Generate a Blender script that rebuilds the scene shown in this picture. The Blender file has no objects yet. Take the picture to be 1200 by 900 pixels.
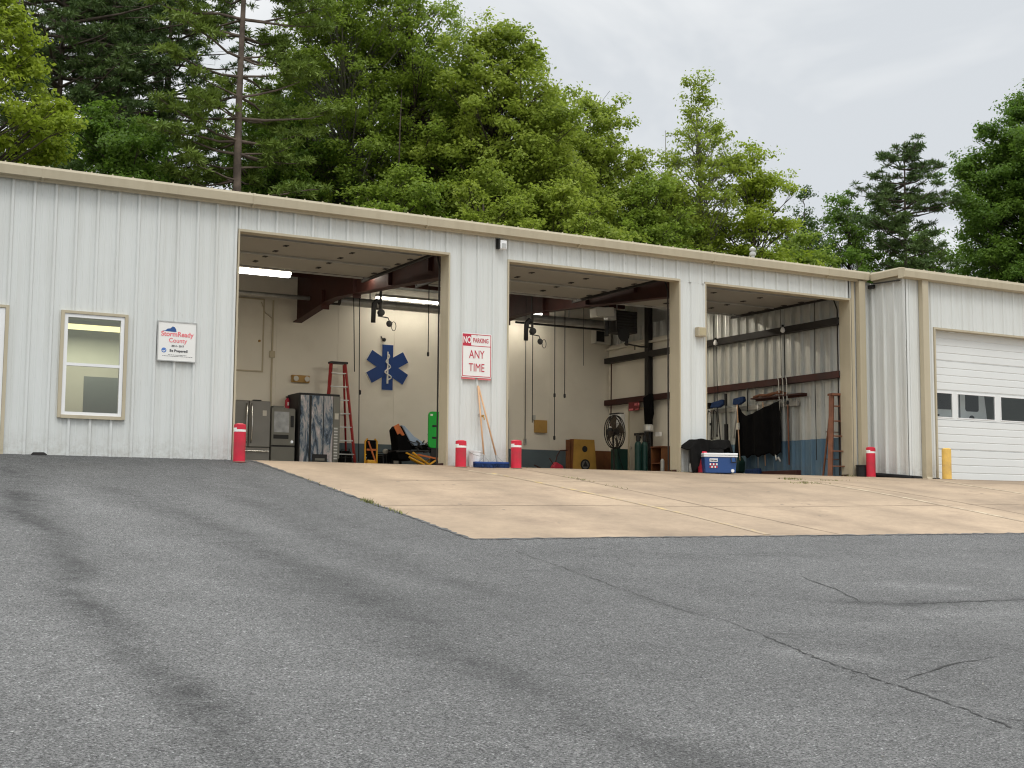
import bpy, math, random
import numpy as np
from mathutils import Vector, Matrix
random.seed(7); rng = np.random.default_rng(7)
S = bpy.context.scene; COL = S.collection
FT = 0.3048          # every coordinate below is in feet: X along the garage front, Y into it, Z up, floor at 0
R = math.radians

# ------------------------------------------------------------------ camera, sky, sun, exposure
yaw, pitch, roll = .5078, .0973, .0080
fw = Vector((math.sin(yaw)*math.cos(pitch), math.cos(yaw)*math.cos(pitch), math.sin(pitch)))
r0 = Vector((math.cos(yaw), -math.sin(yaw), 0)); u0 = r0.cross(fw)
rt = r0*math.cos(roll)+u0*math.sin(roll); up = -r0*math.sin(roll)+u0*math.cos(roll)
cd = bpy.data.cameras.new('camera'); cam = bpy.data.objects.new('camera', cd); COL.objects.link(cam)
M = Matrix((rt, up, -fw)).transposed().to_4x4(); M.translation = Vector((-20.478, -66.092, -2.591))*FT
cam.matrix_world = M
cd.sensor_width = 36; cd.lens = 46.457; cd.clip_start = .1; cd.clip_end = 5000
S.camera = cam

W = bpy.data.worlds.new('World'); S.world = W; W.use_nodes = True
nt = W.node_tree; N = nt.nodes; L = nt.links; N.clear()
def wn(t, **k):
    n = N.new(t)
    for a, b in k.items(): setattr(n, a, b)
    return n
out = wn('ShaderNodeOutputWorld'); bg = wn('ShaderNodeBackground'); L.new(bg.outputs[0], out.inputs[0])
sky = wn('ShaderNodeTexSky', sky_type='NISHITA'); sky.sun_disc = False
sky.sun_elevation = R(58); sky.sun_rotation = R(200); sky.dust_density = 4
tc = wn('ShaderNodeTexCoord'); sep = wn('ShaderNodeSeparateXYZ'); L.new(tc.outputs['Generated'], sep.inputs[0])
grad = wn('ShaderNodeMapRange'); grad.inputs[1].default_value = .42; grad.inputs[2].default_value = 1
grad.inputs[3].default_value = 7.15; grad.inputs[4].default_value = 26.0; L.new(sep.outputs[2], grad.inputs[0])
mp = wn('ShaderNodeMapping'); mp.inputs['Scale'].default_value = (1.4, 1.4, 3.2); L.new(tc.outputs['Generated'], mp.inputs[0])
nz = wn('ShaderNodeTexNoise'); nz.inputs['Scale'].default_value = 1.9; nz.inputs['Detail'].default_value = 5; nz.inputs['Distortion'].default_value = .6
nz.inputs['Roughness'].default_value = .58
L.new(mp.outputs[0], nz.inputs[0])
cr = wn('ShaderNodeValToRGB'); cr.color_ramp.elements[0].position = .38; cr.color_ramp.elements[1].position = .68
cr.color_ramp.elements[0].color = (.83, .87, .91, 1); cr.color_ramp.elements[1].color = (1.18, 1.19, 1.185, 1)
L.new(nz.outputs[0], cr.inputs[0])
mul = wn('ShaderNodeVectorMath', operation='SCALE'); L.new(cr.outputs[0], mul.inputs[0]); L.new(grad.outputs[0], mul.inputs['Scale'])
mx = wn('ShaderNodeMix', data_type='RGBA'); mx.inputs[0].default_value = .96
L.new(sky.outputs[0], mx.inputs[6]); L.new(mul.outputs[0], mx.inputs[7]); L.new(mx.outputs[2], bg.inputs[0])
bg.inputs[1].default_value = .10

sd = bpy.data.lights.new('sun', 'SUN'); sd.energy = .8; sd.angle = R(18); sd.color = (1, .97, .92)
sun = bpy.data.objects.new('sun', sd); COL.objects.link(sun)
el, az = R(58), R(200)           # the sun stands high behind the camera, to the left of it
sun.rotation_euler = Vector((math.sin(az)*math.cos(el), math.cos(az)*math.cos(el), math.sin(el))).to_track_quat('Z', 'Y').to_euler()
S.view_settings.view_transform = 'Standard'; S.view_settings.look = 'None'
S.view_settings.exposure = 0.26; S.view_settings.gamma = 1
try:
    S.cycles.use_denoising = True; S.cycles.filter_width = 1.15; S.cycles.max_bounces = 8; S.cycles.transparent_max_bounces = 12
except Exception: pass

# ------------------------------------------------------------------ materials
def shade(name, col, rough=.6, metal=0., var=.06, vs=2.0, bump=0., bs=60., dirt=None, dl=.5, spec=.4, emit=None, es=1.):
    """Principled surface; var/vs = uneven colour, bump/bs = fine relief, dirt = second colour in patches"""
    m = bpy.data.materials.new(name); m.use_nodes = True; n = m.node_tree.nodes; l = m.node_tree.links
    b = n['Principled BSDF']; b.inputs['Roughness'].default_value = rough; b.inputs['Metallic'].default_value = metal
    b.inputs['Specular IOR Level'].default_value = spec
    t = n.new('ShaderNodeTexCoord'); q = n.new('ShaderNodeTexNoise'); q.inputs['Scale'].default_value = vs
    q.inputs['Detail'].default_value = 6; l.new(t.outputs['Object'], q.inputs[0])
    r = n.new('ShaderNodeValToRGB'); e = r.color_ramp.elements; e[0].position = .3; e[1].position = .7
    e[0].color = tuple(c*(1-var) for c in col)+(1,); e[1].color = tuple(min(1, c*(1+var)) for c in col)+(1,)
    l.new(q.outputs[0], r.inputs[0]); src = r.outputs[0]
    if dirt:
        q2 = n.new('ShaderNodeTexNoise'); q2.inputs['Scale'].default_value = vs*.6; q2.inputs['Detail'].default_value = 9
        q2.inputs['Roughness'].default_value = .7
        mpp = n.new('ShaderNodeMapping'); mpp.inputs['Location'].default_value = (5, 3, 1); l.new(t.outputs['Object'], mpp.inputs[0]); l.new(mpp.outputs[0], q2.inputs[0])
        r2 = n.new('ShaderNodeMapRange'); r2.inputs[1].default_value = .5; r2.inputs[2].default_value = .72
        r2.inputs[4].default_value = dl; l.new(q2.outputs[0], r2.inputs[0])
        mm = n.new('ShaderNodeMix'); mm.data_type = 'RGBA'; l.new(r2.outputs[0], mm.inputs[0]); l.new(src, mm.inputs[6])
        mm.inputs[7].default_value = tuple(dirt)+(1,); src = mm.outputs[2]
    l.new(src, b.inputs['Base Color'])
    if bump:
        q3 = n.new('ShaderNodeTexNoise'); q3.inputs['Scale'].default_value = bs; q3.inputs['Detail'].default_value = 4
        l.new(t.outputs['Object'], q3.inputs[0]); bp = n.new('ShaderNodeBump'); bp.inputs['Strength'].default_value = bump
        bp.inputs['Distance'].default_value = .01; l.new(q3.outputs[0], bp.inputs['Height']); l.new(bp.outputs[0], b.inputs['Normal'])
    if emit:
        b.inputs['Emission Color'].default_value = tuple(emit)+(1,); b.inputs['Emission Strength'].default_value = es
    return m

def ribbed_paint(name, col, **k):
    """painted steel sheet: streaks that run down the sheet, rain-washed"""
    m = shade(name, col, **k); n = m.node_tree.nodes; l = m.node_tree.links; b = n['Principled BSDF']
    t = n.new('ShaderNodeTexCoord'); mpp = n.new('ShaderNodeMapping'); mpp.inputs['Scale'].default_value = (7, 7, .35)
    q = n.new('ShaderNodeTexNoise'); q.inputs['Scale'].default_value = 1.3; q.inputs['Detail'].default_value = 6
    l.new(t.outputs['Object'], mpp.inputs[0]); l.new(mpp.outputs[0], q.inputs[0])
    r = n.new('ShaderNodeMapRange'); r.inputs[1].default_value = .45; r.inputs[2].default_value = .75; r.inputs[4].default_value = .22
    l.new(q.outputs[0], r.inputs[0]); old = b.inputs['Base Color'].links[0].from_socket
    mm = n.new('ShaderNodeMix'); mm.data_type = 'RGBA'; l.new(r.outputs[0], mm.inputs[0]); l.new(old, mm.inputs[6])
    mm.inputs[7].default_value = (col[0]*.62, col[1]*.58, col[2]*.5, 1)
    # soil splashed up by rain along the foot of the sheet
    sp = n.new('ShaderNodeSeparateXYZ'); l.new(t.outputs['Object'], sp.inputs[0]); q4 = n.new('ShaderNodeTexNoise'); q4.inputs['Scale'].default_value = 9; q4.inputs['Detail'].default_value = 8; q4.inputs['Roughness'].default_value = .8
    l.new(t.outputs['Object'], q4.inputs[0]); r4 = n.new('ShaderNodeMapRange'); r4.inputs[1].default_value = .02; r4.inputs[2].default_value = .42; r4.inputs[3].default_value = .38; r4.inputs[4].default_value = 0; l.new(sp.outputs[2], r4.inputs[0])
    r5 = n.new('ShaderNodeMapRange'); r5.inputs[1].default_value = .42; r5.inputs[2].default_value = .66; l.new(q4.outputs[0], r5.inputs[0]); k4 = n.new('ShaderNodeMath'); k4.operation = 'MULTIPLY'; l.new(r4.outputs[0], k4.inputs[0]); l.new(r5.outputs[0], k4.inputs[1])
    m4 = n.new('ShaderNodeMix'); m4.data_type = 'RGBA'; l.new(k4.outputs[0], m4.inputs[0]); l.new(mm.outputs[2], m4.inputs[6]); m4.inputs[7].default_value = (.22, .17, .11, 1); l.new(m4.outputs[2], b.inputs['Base Color'])
    return m

MT = dict(
 siding=ribbed_paint('white_siding_paint', (.65, .665, .64), rough=.42, var=.02, vs=.8),
 inner=ribbed_paint('bare_inner_siding', (.66, .67, .645), rough=.32, metal=.6, var=.08, vs=1.5),
 inner_blue=ribbed_paint('blue_inner_siding', (.12, .20, .27), rough=.5, var=.08, vs=1.5),
 tan=ribbed_paint('tan_trim_paint', (.475, .415, .295), rough=.45, var=.04, vs=1.5),
 cream=shade('cream_wall_board', (.74, .70, .61), rough=.8, var=.05, vs=.7, dirt=(.42, .37, .29), dl=.3, bump=.1, bs=30),
 band=shade('slate_wall_paint', (.10, .135, .155), rough=.6, var=.12),
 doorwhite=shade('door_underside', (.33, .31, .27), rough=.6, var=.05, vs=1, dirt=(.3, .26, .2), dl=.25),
 gdoor=shade('white_door_paint', (.72, .735, .72), rough=.4, var=.02, vs=.9),
 redsteel=shade('red_oxide_steel', (.05, .014, .010), rough=.65, var=.3, vs=2, dirt=(.03, .02, .02), dl=.7),
 darksteel=shade('dark_steel', (.025, .022, .02), rough=.6, var=.25),
 galv=shade('galvanised_steel', (.45, .45, .43), rough=.4, metal=.35, var=.15, vs=6),
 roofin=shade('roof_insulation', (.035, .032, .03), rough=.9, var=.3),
 roofout=shade('tan_roof_steel', (.42, .39, .31), rough=.5, var=.06),
 floor=shade('floor_concrete', (.27, .235, .19), rough=.7, var=.15, vs=1, dirt=(.12, .1, .08), dl=.5),
 white=shade('white_vinyl', (.80, .80, .79), rough=.4, var=.02),
 offwhite=shade('off_white_plastic', (.60, .58, .52), rough=.5, var=.04),
 black=shade('black_plastic', (.018, .018, .019), rough=.5, var=.2),
 rubber=shade('black_rubber', (.012, .012, .012), rough=.8, var=.2),
 tarp=shade('black_tarp_cloth', (.004, .004, .0045), spec=.1, rough=.95, var=.3, vs=5, bump=.5, bs=25),
 tarpg=shade('charcoal_tarp_cloth', (.006, .0055, .005), spec=.12, rough=.95, var=.3, vs=5, bump=.5, bs=20),
 red=shade('bollard_red', (.60, .020, .048), rough=.5, var=.14, vs=5, dirt=(.36, .05, .055), dl=.8),
 yellow=shade('bollard_yellow', (.78, .50, .12), rough=.55, var=.12, vs=5, dirt=(.50, .32, .14), dl=.9),
 band_w=shade('reflective_tape', (.85, .84, .80), rough=.3, var=.05, vs=12),
 signw=shade('sign_white', (.80, .79, .75), rough=.35, var=.02),
 signr=shade('sign_red', (.50, .03, .06), rough=.4, var=.03),
 signb=shade('sign_navy', (.03, .09, .26), rough=.4, var=.05),
 signk=shade('sign_black', (.03, .03, .04), rough=.5, var=.05),
 signp=shade('sign_faded_red', (.78, .20, .22), rough=.4, var=.1),
 seal=shade('seal_blue', (.10, .22, .55), rough=.4, var=.1),
 star=shade('star_blue', (.008, .045, .20), rough=.5, var=.06),
 steelgrey=shade('slate_steel', (.23, .22, .20), rough=.38, metal=.55, var=.06, vs=3),
 greybox=shade('grey_machine_paint', (.20, .20, .18), rough=.5, var=.06),
 chrome=shade('bright_handle', (.75, .75, .73), rough=.22, metal=1, var=.03),
 ladred=shade('ladder_red', (.36, .025, .025), rough=.5, var=.1),
 alu=shade('aluminium', (.62, .62, .6), rough=.4, metal=.5, var=.06),
 wood=shade('ladder_wood', (.17, .065, .03), rough=.6, var=.3, vs=6, dirt=(.11, .04, .02), dl=.6),
 handle=shade('broom_handle_wood', (.60, .36, .20), rough=.5, var=.1, vs=6),
 ply=shade('plywood', (.40, .23, .045), rough=.6, var=.2, vs=3, dirt=(.3, .2, .05), dl=.5),
 brown=shade('brown_cabinet_wood', (.17, .065, .022), rough=.6, var=.25, vs=3, dirt=(.10, .015, .012), dl=.8),
 bluebr=shade('blue_bristle', (.008, .028, .095), rough=.9, var=.4, vs=20, bump=1, bs=50),
 cooler=shade('cooler_blue', (.024, .070, .215), rough=.4, var=.05),
 green=shade('spine_board_green', (.01, .42, .04), rough=.4, var=.06),
 dkgreen=shade('cylinder_green', (.012, .05, .042), rough=.35, var=.1),
 cotyel=shade('cot_yellow', (.70, .36, .02), rough=.45, var=.1, dirt=(.25, .12, .02), dl=.5),
 sheet=shade('pale_blue_sheet', (.33, .42, .55), rough=.9, var=.1, bump=.4, bs=15),
 vest=shade('orange_strap', (.55, .16, .05), rough=.7, var=.2),
 brass=shade('brass_box', (.42, .25, .07), rough=.5, var=.1),
 tube=shade('lit_tube', (.9, .9, .85), emit=(1, .96, .86), es=9.0),
 tubey=shade('lit_office_tube', (.9, .85, .6), emit=(1, .86, .45), es=1.3),
 office=shade('office_wall', (.55, .58, .52), rough=.9, var=.05),
 trunk=shade('bark', (.055, .042, .032), rough=.9, var=.4, vs=3, bump=1, bs=12),
 pinebark=shade('pine_bark', (.10, .075, .058), rough=.9, var=.4, vs=4, bump=1, bs=10),
 palebark=shade('pale_bark', (.16, .15, .12), rough=.9, var=.3, vs=3),
 van=shade('van_paint', (.80, .81, .80), rough=.3, var=.03),
 forest=shade('forest_soil', (.05, .055, .025), rough=1, var=.5, vs=.6),
 crack=shade('crack_filler', (.045, .044, .042), rough=.95, var=.3),
 crackl=shade('hairline_crack', (.06, .058, .055), rough=.95, var=.3),
 tar=shade('ragged_asphalt_edge', (.095, .093, .09), rough=.95, var=.4, vs=9),
 joint=shade('joint_dirt', (.15, .11, .075), rough=.95, var=.4, vs=4),
)

def glass(name, tint, refl=.12, trans=.8):
    m = bpy.data.materials.new(name); m.use_nodes = True; n = m.node_tree.nodes; l = m.node_tree.links; n.clear()
    o = n.new('ShaderNodeOutputMaterial'); t = n.new('ShaderNodeBsdfTransparent'); t.inputs[0].default_value = tint+(1,)
    g = n.new('ShaderNodeBsdfGlossy'); g.inputs['Roughness'].default_value = .04; g.inputs[0].default_value = (.9, .95, .95, 1)
    f = n.new('ShaderNodeFresnel'); f.inputs[0].default_value = 1.5
    a = n.new('ShaderNodeMath'); a.operation = 'ADD'; a.inputs[1].default_value = refl; l.new(f.outputs[0], a.inputs[0])
    x = n.new('ShaderNodeMixShader'); l.new(a.outputs[0], x.inputs[0]); l.new(t.outputs[0], x.inputs[1]); l.new(g.outputs[0], x.inputs[2])
    l.new(x.outputs[0], o.inputs[0]); return m
MT['glass'] = glass('window_glass', (.8, .86, .82), .06)
MT['screen'] = glass('screened_glass', (.62, .64, .62), .03)
MT['doorglass'] = glass('door_glass', (.95, .97, .96), .0)

def paint_line(name, col, base, wear=.5):
    m = shade(name, col, rough=.7, var=.08, vs=8, dirt=base, dl=1.0)
    for n in m.node_tree.nodes:
        if n.type == 'MAP_RANGE': n.inputs[1].default_value = wear-.04; n.inputs[2].default_value = wear+.06
        if n.type == 'TEX_NOISE' and n.inputs['Roughness'].default_value > .65: n.inputs['Scale'].default_value = 5
    return m
MT['yline'] = paint_line('worn_yellow_paint', (.46, .335, .15), (.33, .25, .17), .44)
MT['wline'] = paint_line('worn_pale_paint', (.47, .385, .26), (.33, .25, .17), .47)

# ------------------------------------------------------------------ mesh helpers
class MB:
    def __init__(s): s.v = []; s.f = []; s.o = Vector((0, 0, 0))
    def add(s, vs, fs):
        b = len(s.v); s.v += [tuple(v) for v in vs]; s.f += [tuple(b+i for i in f) for f in fs]; return s
    def box(s, x0, x1, y0, y1, z0, z1, rot=None, piv=None):
        vs = [Vector((x, y, z)) for x in (x0, x1) for y in (y0, y1) for z in (z0, z1)]
        if rot is not None:
            p = Vector(piv) if piv else Vector(((x0+x1)/2, (y0+y1)/2, (z0+z1)/2)); vs = [rot @ (v-p)+p for v in vs]
        return s.add(vs, [(0, 1, 3, 2), (4, 6, 7, 5), (0, 4, 5, 1), (2, 3, 7, 6), (0, 2, 6, 4), (1, 5, 7, 3)])
    def bar(s, a, b, w, h=None):                 # square bar between two points
        a = Vector(a); b = Vector(b); h = h or w; d = (b-a).normalized()
        x = d.cross(Vector((0, 0, 1)));
        if x.length < .01: x = Vector((1, 0, 0))
        x.normalize(); y = x.cross(d); vs = []
        for p in (a, b):
            for i, j in ((-1, -1), (1, -1), (1, 1), (-1, 1)): vs.append(p+x*i*w/2+y*j*h/2)
        return s.add(vs, [(3, 2, 1, 0), (4, 5, 6, 7), (0, 1, 5, 4), (1, 2, 6, 5), (2, 3, 7, 6), (3, 0, 4, 7)])
    def tube(s, pts, r, n=8, r2=None, cap=True):
        pts = [Vector(p) for p in pts]; k = len(pts); base = len(s.v); prev = None
        for i, p in enumerate(pts):
            d = (pts[min(i+1, k-1)]-pts[max(i-1, 0)]); d = d.normalized() if d.length > 1e-9 else Vector((0, 0, 1))
            if prev is None:
                x = d.cross(Vector((0, 0, 1)))
                if x.length < .05: x = d.cross(Vector((0, 1, 0)))
            else: x = prev-d*prev.dot(d)
            x.normalize(); prev = x; y = d.cross(x)
            rr = r if r2 is None else r+(r2-r)*i/(k-1)
            for j in range(n):
                a = 2*math.pi*j/n; s.v.append(tuple(p+x*math.cos(a)*rr+y*math.sin(a)*rr))
        for i in range(k-1):
            for j in range(n):
                a = base+i*n+j; b = base+i*n+(j+1) % n; s.f.append((a, b, b+n, a+n))
        if cap: s.f.append(tuple(base+j for j in range(n))[::-1]); s.f.append(tuple(base+(k-1)*n+j for j in range(n)))
        return s
    def lathe(s, c, prof, n=24, ax='z'):          # prof: (radius, height)
        base = len(s.v); c = Vector(c)
        for r, h in prof:
            for j in range(n):
                a = 2*math.pi*j/n; u, w = r*math.cos(a), r*math.sin(a)
                s.v.append(tuple(c+Vector({'z': (u, w, h), 'y': (u, h, w), 'x': (h, u, w)}[ax])))
        for i in range(len(prof)-1):
            for j in range(n):
                a = base+i*n+j; b = base+i*n+(j+1) % n; s.f.append((a, b, b+n, a+n))
        s.f.append(tuple(base+j for j in range(n))[::-1]); k = len(prof)-1; s.f.append(tuple(base+k*n+j for j in range(n)))
        return s
    def prism(s, poly, ax, a, b):                 # outline in the two other axes, from a to b along ax
        n = len(poly); vs = []
        for t in (a, b):
            for u, w in poly: vs.append({'x': (t, u, w), 'y': (u, t, w), 'z': (u, w, t)}[ax])
        return s.add(vs, [tuple(range(n))[::-1], tuple(range(n, 2*n))]+[(i, (i+1) % n, (i+1) % n+n, i+n) for i in range(n)])
    def build(s, name, mat, parent=None, org=(0, 0, 0), smooth=False, bevel=0):
        """org: the thing's base in world feet; vertices are given in world feet and stored relative to it"""
        o3 = Vector(org); me = bpy.data.meshes.new(name)
        me.from_pydata([tuple((Vector(v)-o3)*FT) for v in s.v], [], s.f); me.materials.append(mat if not isinstance(mat, str) else MT[mat])
        me.update()
        if smooth: me.polygons.foreach_set('use_smooth', [True]*len(me.polygons))
        ob = bpy.data.objects.new(name, me); COL.objects.link(ob)
        if parent is not None: ob.parent = parent
        else: ob.location = o3*FT
        if bevel:
            md = ob.modifiers.new('bevel', 'BEVEL'); md.width = bevel*FT; md.segments = 2; md.limit_method = 'ANGLE'
        return ob
def sheet_of_glass(a, b, y, c, d): return MB().add([(a, y, c), (b, y, c), (b, y, d), (a, y, d)], [(0, 1, 2, 3)])
def tag(o, label=None, cat=None, group=None, kind=None):
    if label: o['label'] = label
    if cat: o['category'] = cat
    if group: o['group'] = group
    if kind: o['kind'] = kind
    return o
class Thing:
    """an Empty at the thing's base; parts are built in world feet around it"""
    def __init__(s, name, label, cat, at, group=None):
        s.e = bpy.data.objects.new(name, None); COL.objects.link(s.e); s.at = at; s.e.location = Vector(at)*FT
        s.e.empty_display_size = .2; tag(s.e, label, cat, group)
    def part(s, name, mb, mat, parent=None, label=None, **k):
        o = mb.build(name, mat, parent or s.e, s.at, **k)
        if label: o['label'] = label
        return o
def copy_tree(o, parent=None):
    c = o.copy(); COL.objects.link(c)
    if parent is not None: c.parent = parent
    for ch in list(o.children): copy_tree(ch, c)
    return c
def structure(name, mb, mat, **k): return tag(mb.build(name, mat, **k), kind='structure')

def text_mb(body, size, org, right=Vector((1, 0, 0)), upv=Vector((0, 0, 1)), xs=1., align='CENTER', bold=0., depth=.0):
    """lettering as real mesh: body set in the plane of right/upv, centred on org (feet)"""
    c = bpy.data.curves.new('t', 'FONT'); c.body = body; c.size = size; c.align_x = align; c.align_y = 'CENTER'
    c.offset = bold; c.extrude = .004; o = bpy.data.objects.new('t', c); COL.objects.link(o)
    dg = bpy.context.evaluated_depsgraph_get(); me = o.evaluated_get(dg).to_mesh()
    b = MB(); nrm = right.cross(upv)
    vs = [Vector(org)+right*v.co.x*xs+upv*v.co.y+nrm*v.co.z for v in me.vertices]
    b.add(vs, [tuple(p.vertices) for p in me.polygons]); o.evaluated_get(dg).to_mesh_clear()
    bpy.data.objects.remove(o); bpy.data.curves.remove(c); return b

# ------------------------------------------------------------------ the ground
def gz(X, Y):
    X = np.asarray(X, float); t = np.clip(-np.asarray(Y, float), 0, 84)
    zf = 3.50-0.022*(np.clip(X, 0, 60)-1); a = .143-.0025*np.clip(X, 0, 45); T = 24.5; b = (zf-a*T)/T**2
    tt = np.minimum(t, T); z = -(a*tt+b*tt*tt); s0 = a+2*b*T; e = np.maximum(t-T, 0); s1 = .092; k = 8.0
    return z-(s1*e+(s0-s1)*k*(1-np.exp(-e/k)))
def grid(name, xs, ys, dz, mat, stain_and_tone=None, mask=None):
    X, Y = np.meshgrid(xs, ys); Z = gz(X, Y)+dz(X, Y) if callable(dz) else gz(X, Y)+dz
    nx, ny = len(xs), len(ys); co = np.stack([X, Y, Z], -1).reshape(-1, 3)*FT
    idx = np.arange(nx*ny).reshape(ny, nx); q = np.stack([idx[:-1, :-1], idx[:-1, 1:], idx[1:, 1:], idx[1:, :-1]], -1).reshape(-1, 4)
    if mask is not None:
        c = (X[:-1, :-1]+X[1:, 1:])/2, (Y[:-1, :-1]+Y[1:, 1:])/2; q = q[mask(*c).reshape(-1)]
    me = bpy.data.meshes.new(name); me.vertices.add(len(co)); me.vertices.foreach_set('co', co.ravel())
    me.loops.add(q.size); me.loops.foreach_set('vertex_index', q.ravel()); me.polygons.add(len(q))
    me.polygons.foreach_set('loop_start', np.arange(len(q))*4); me.polygons.foreach_set('use_smooth', np.ones(len(q), bool))
    me.update(calc_edges=True)
    if stain_and_tone is not None:
        at = me.attributes.new('stain_and_tone', 'FLOAT', 'POINT'); at.data.foreach_set('value', stain_and_tone(X, Y).ravel().astype(np.float32))
    me.materials.append(MT[mat] if isinstance(mat, str) else mat); o = bpy.data.objects.new(name, me); COL.objects.link(o)
    tag(o, kind='structure'); return o

def asphalt_mat():
    m = bpy.data.materials.new('asphalt'); m.use_nodes = True; n = m.node_tree.nodes; l = m.node_tree.links
    b = n['Principled BSDF']; b.inputs['Roughness'].default_value = .85; b.inputs['Specular IOR Level'].default_value = .3
    t = n.new('ShaderNodeTexCoord')
    def noise(sc, det, ro=.6):
        q = n.new('ShaderNodeTexNoise'); q.inputs['Scale'].default_value = sc; q.inputs['Detail'].default_value = det
        q.inputs['Roughness'].default_value = ro; l.new(t.outputs['Object'], q.inputs[0]); return q.outputs[0]
    def ramp(src, a, b_, c, d):
        r = n.new('ShaderNodeMapRange'); r.inputs[1].default_value = a; r.inputs[2].default_value = b_
        r.inputs[3].default_value = c; r.inputs[4].default_value = d; l.new(src, r.inputs[0]); return r.outputs[0]
    def mulv(a, b_):
        q = n.new('ShaderNodeMath'); q.operation = 'MULTIPLY'; l.new(a, q.inputs[0]); l.new(b_, q.inputs[1]); return q.outputs[0]
    big = ramp(noise(.22, 6), .32, .68, .82, 1.18); mid = ramp(noise(2.2, 7, .8), .3, .7, .86, 1.14)
    fine = ramp(noise(70, 4, .88), .37, .63, .10, 1.9); fin2 = ramp(noise(19, 5, .85), .32, .68, .72, 1.28)
    vo = n.new('ShaderNodeTexVoronoi'); vo.inputs['Scale'].default_value = 120; l.new(t.outputs['Object'], vo.inputs[0])
    sp = n.new('ShaderNodeSeparateColor'); l.new(vo.outputs['Color'], sp.inputs[0]); peb = ramp(sp.outputs[0], .93, 1, 1, 2.4)
    at = n.new('ShaderNodeAttribute'); at.attribute_name = 'stain_and_tone'
    # stains and the painted-in shading break up into grainy patches
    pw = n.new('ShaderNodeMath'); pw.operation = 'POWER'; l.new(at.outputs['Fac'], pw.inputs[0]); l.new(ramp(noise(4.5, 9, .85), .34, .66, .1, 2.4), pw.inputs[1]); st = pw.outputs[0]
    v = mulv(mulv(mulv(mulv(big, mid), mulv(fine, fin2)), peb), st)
    sc = n.new('ShaderNodeVectorMath'); sc.operation = 'SCALE'; sc.inputs[0].default_value = (.141, .140, .136); l.new(v, sc.inputs['Scale'])
    l.new(sc.outputs[0], b.inputs['Base Color'])
    bp = n.new('ShaderNodeBump'); bp.inputs['Strength'].default_value = .7; bp.inputs['Distance'].default_value = .006
    l.new(fine, bp.inputs['Height']); l.new(bp.outputs[0], b.inputs['Normal']); return m
MT['asphalt'] = asphalt_mat()
def concrete_mat():
    m = shade('apron_concrete', (.335, .250, .168), rough=.8, var=.16, vs=.6, dirt=(.215, .155, .105), dl=.95, bump=.25, bs=70)
    n = m.node_tree.nodes; l = m.node_tree.links; b = n['Principled BSDF']; t = n.new('ShaderNodeTexCoord')
    q = n.new('ShaderNodeTexNoise'); q.inputs['Scale'].default_value = 6; q.inputs['Detail'].default_value = 9; q.inputs['Roughness'].default_value = .85
    l.new(t.outputs['Object'], q.inputs[0]); r = n.new('ShaderNodeMapRange'); r.inputs[1].default_value = .32; r.inputs[2].default_value = .68
    r.inputs[3].default_value = .84; r.inputs[4].default_value = 1.13; l.new(q.outputs[0], r.inputs[0])
    at = n.new('ShaderNodeAttribute'); at.attribute_name = 'stain_and_tone'; k = n.new('ShaderNodeMath'); k.operation = 'MULTIPLY'
    l.new(r.outputs[0], k.inputs[0]); l.new(at.outputs['Fac'], k.inputs[1])
    old = b.inputs['Base Color'].links[0].from_socket; s_ = n.new('ShaderNodeVectorMath'); s_.operation = 'SCALE'
    l.new(old, s_.inputs[0]); l.new(k.outputs[0], s_.inputs['Scale']); l.new(s_.outputs[0], b.inputs['Base Color']); return m
MT['apron'] = concrete_mat()

def polydist(X, Y, pts):
    d = np.full(X.shape, 1e9)
    for (ax, ay), (bx, by) in zip(pts[:-1], pts[1:]):
        vx, vy = bx-ax, by-ay; t = np.clip(((X-ax)*vx+(Y-ay)*vy)/(vx*vx+vy*vy), 0, 1)
        d = np.minimum(d, np.hypot(X-ax-t*vx, Y-ay-t*vy))
    return d
def wob(X, Y, s=1.): return np.sin(X*.9*s+1.3)*np.cos(Y*.7*s)+.5*np.sin(X*2.1*s+Y*1.7*s)
def asphalt_stain_and_shade(X, Y):
    v = np.ones(X.shape); w = wob(X, Y, .5)
    def streak(pts, width, amt):            # old wheel tracks, oil-dark or sun-bleached, following how cars drive up
        nonlocal v
        d = polydist(X+.3*w, Y, pts); v = v*(1-amt*np.exp(-(d/width)**2)*(.75+.25*np.sin(Y*.8+X)))
    streak([(-12.6, -14), (-12.8, -22), (-13.9, -32), (-13.9, -38), (-14.6, -44), (-14.2, -60)], .55, .40)
    streak([(-12.0, -6), (-12.6, -20)], 1.1, .20)
    streak([(-9, -12), (-7.6, -20.5), (-6.9, -27.3), (-7.4, -34.6), (-8.1, -41), (-8.5, -55)], .85, .26)
    streak([(-4.5, -8), (-4.2, -20), (-3.5, -36)], .8, .12)
    streak([(-2.0, -8), (-2.0, -24)], .5, .10)
    streak([(5.6, -38.0), (7.4, -38.7), (9, -38.8), (12, -39.1), (18, -40)], .35, .40)
    streak([(4.5, -36.6), (8, -37.6), (12, -38)], .8, .10)
    streak([(9.4, -35.9), (10.0, -35.8), (11.5, -36.9)], .7, -.32)
    streak([(-.6, -43.2), (.5, -44.2)], .7, -.28); streak([(2.8, -40.5), (5, -41.2), (8, -42)], 1.0, -.16)
    streak([(2, -28.5), (12, -30), (26, -31.5)], .8, .10)
    streak([(1.5, -31), (.8, -38)], .6, .12)
    streak([(-10.6, -12), (-10.4, -26), (-11, -40)], .9, -.14); streak([(6, -40.3), (12, -41)], .6, -.2); streak([(-5.6, -14), (-5.2, -34)], .8, -.10)
    v *= 1-.24*np.exp(-(Y/13.)**2)*(X < 1)  # darker towards the wall, partly view-angle shading painted into the colour
    return np.clip(v, .3, 1.4)
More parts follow.
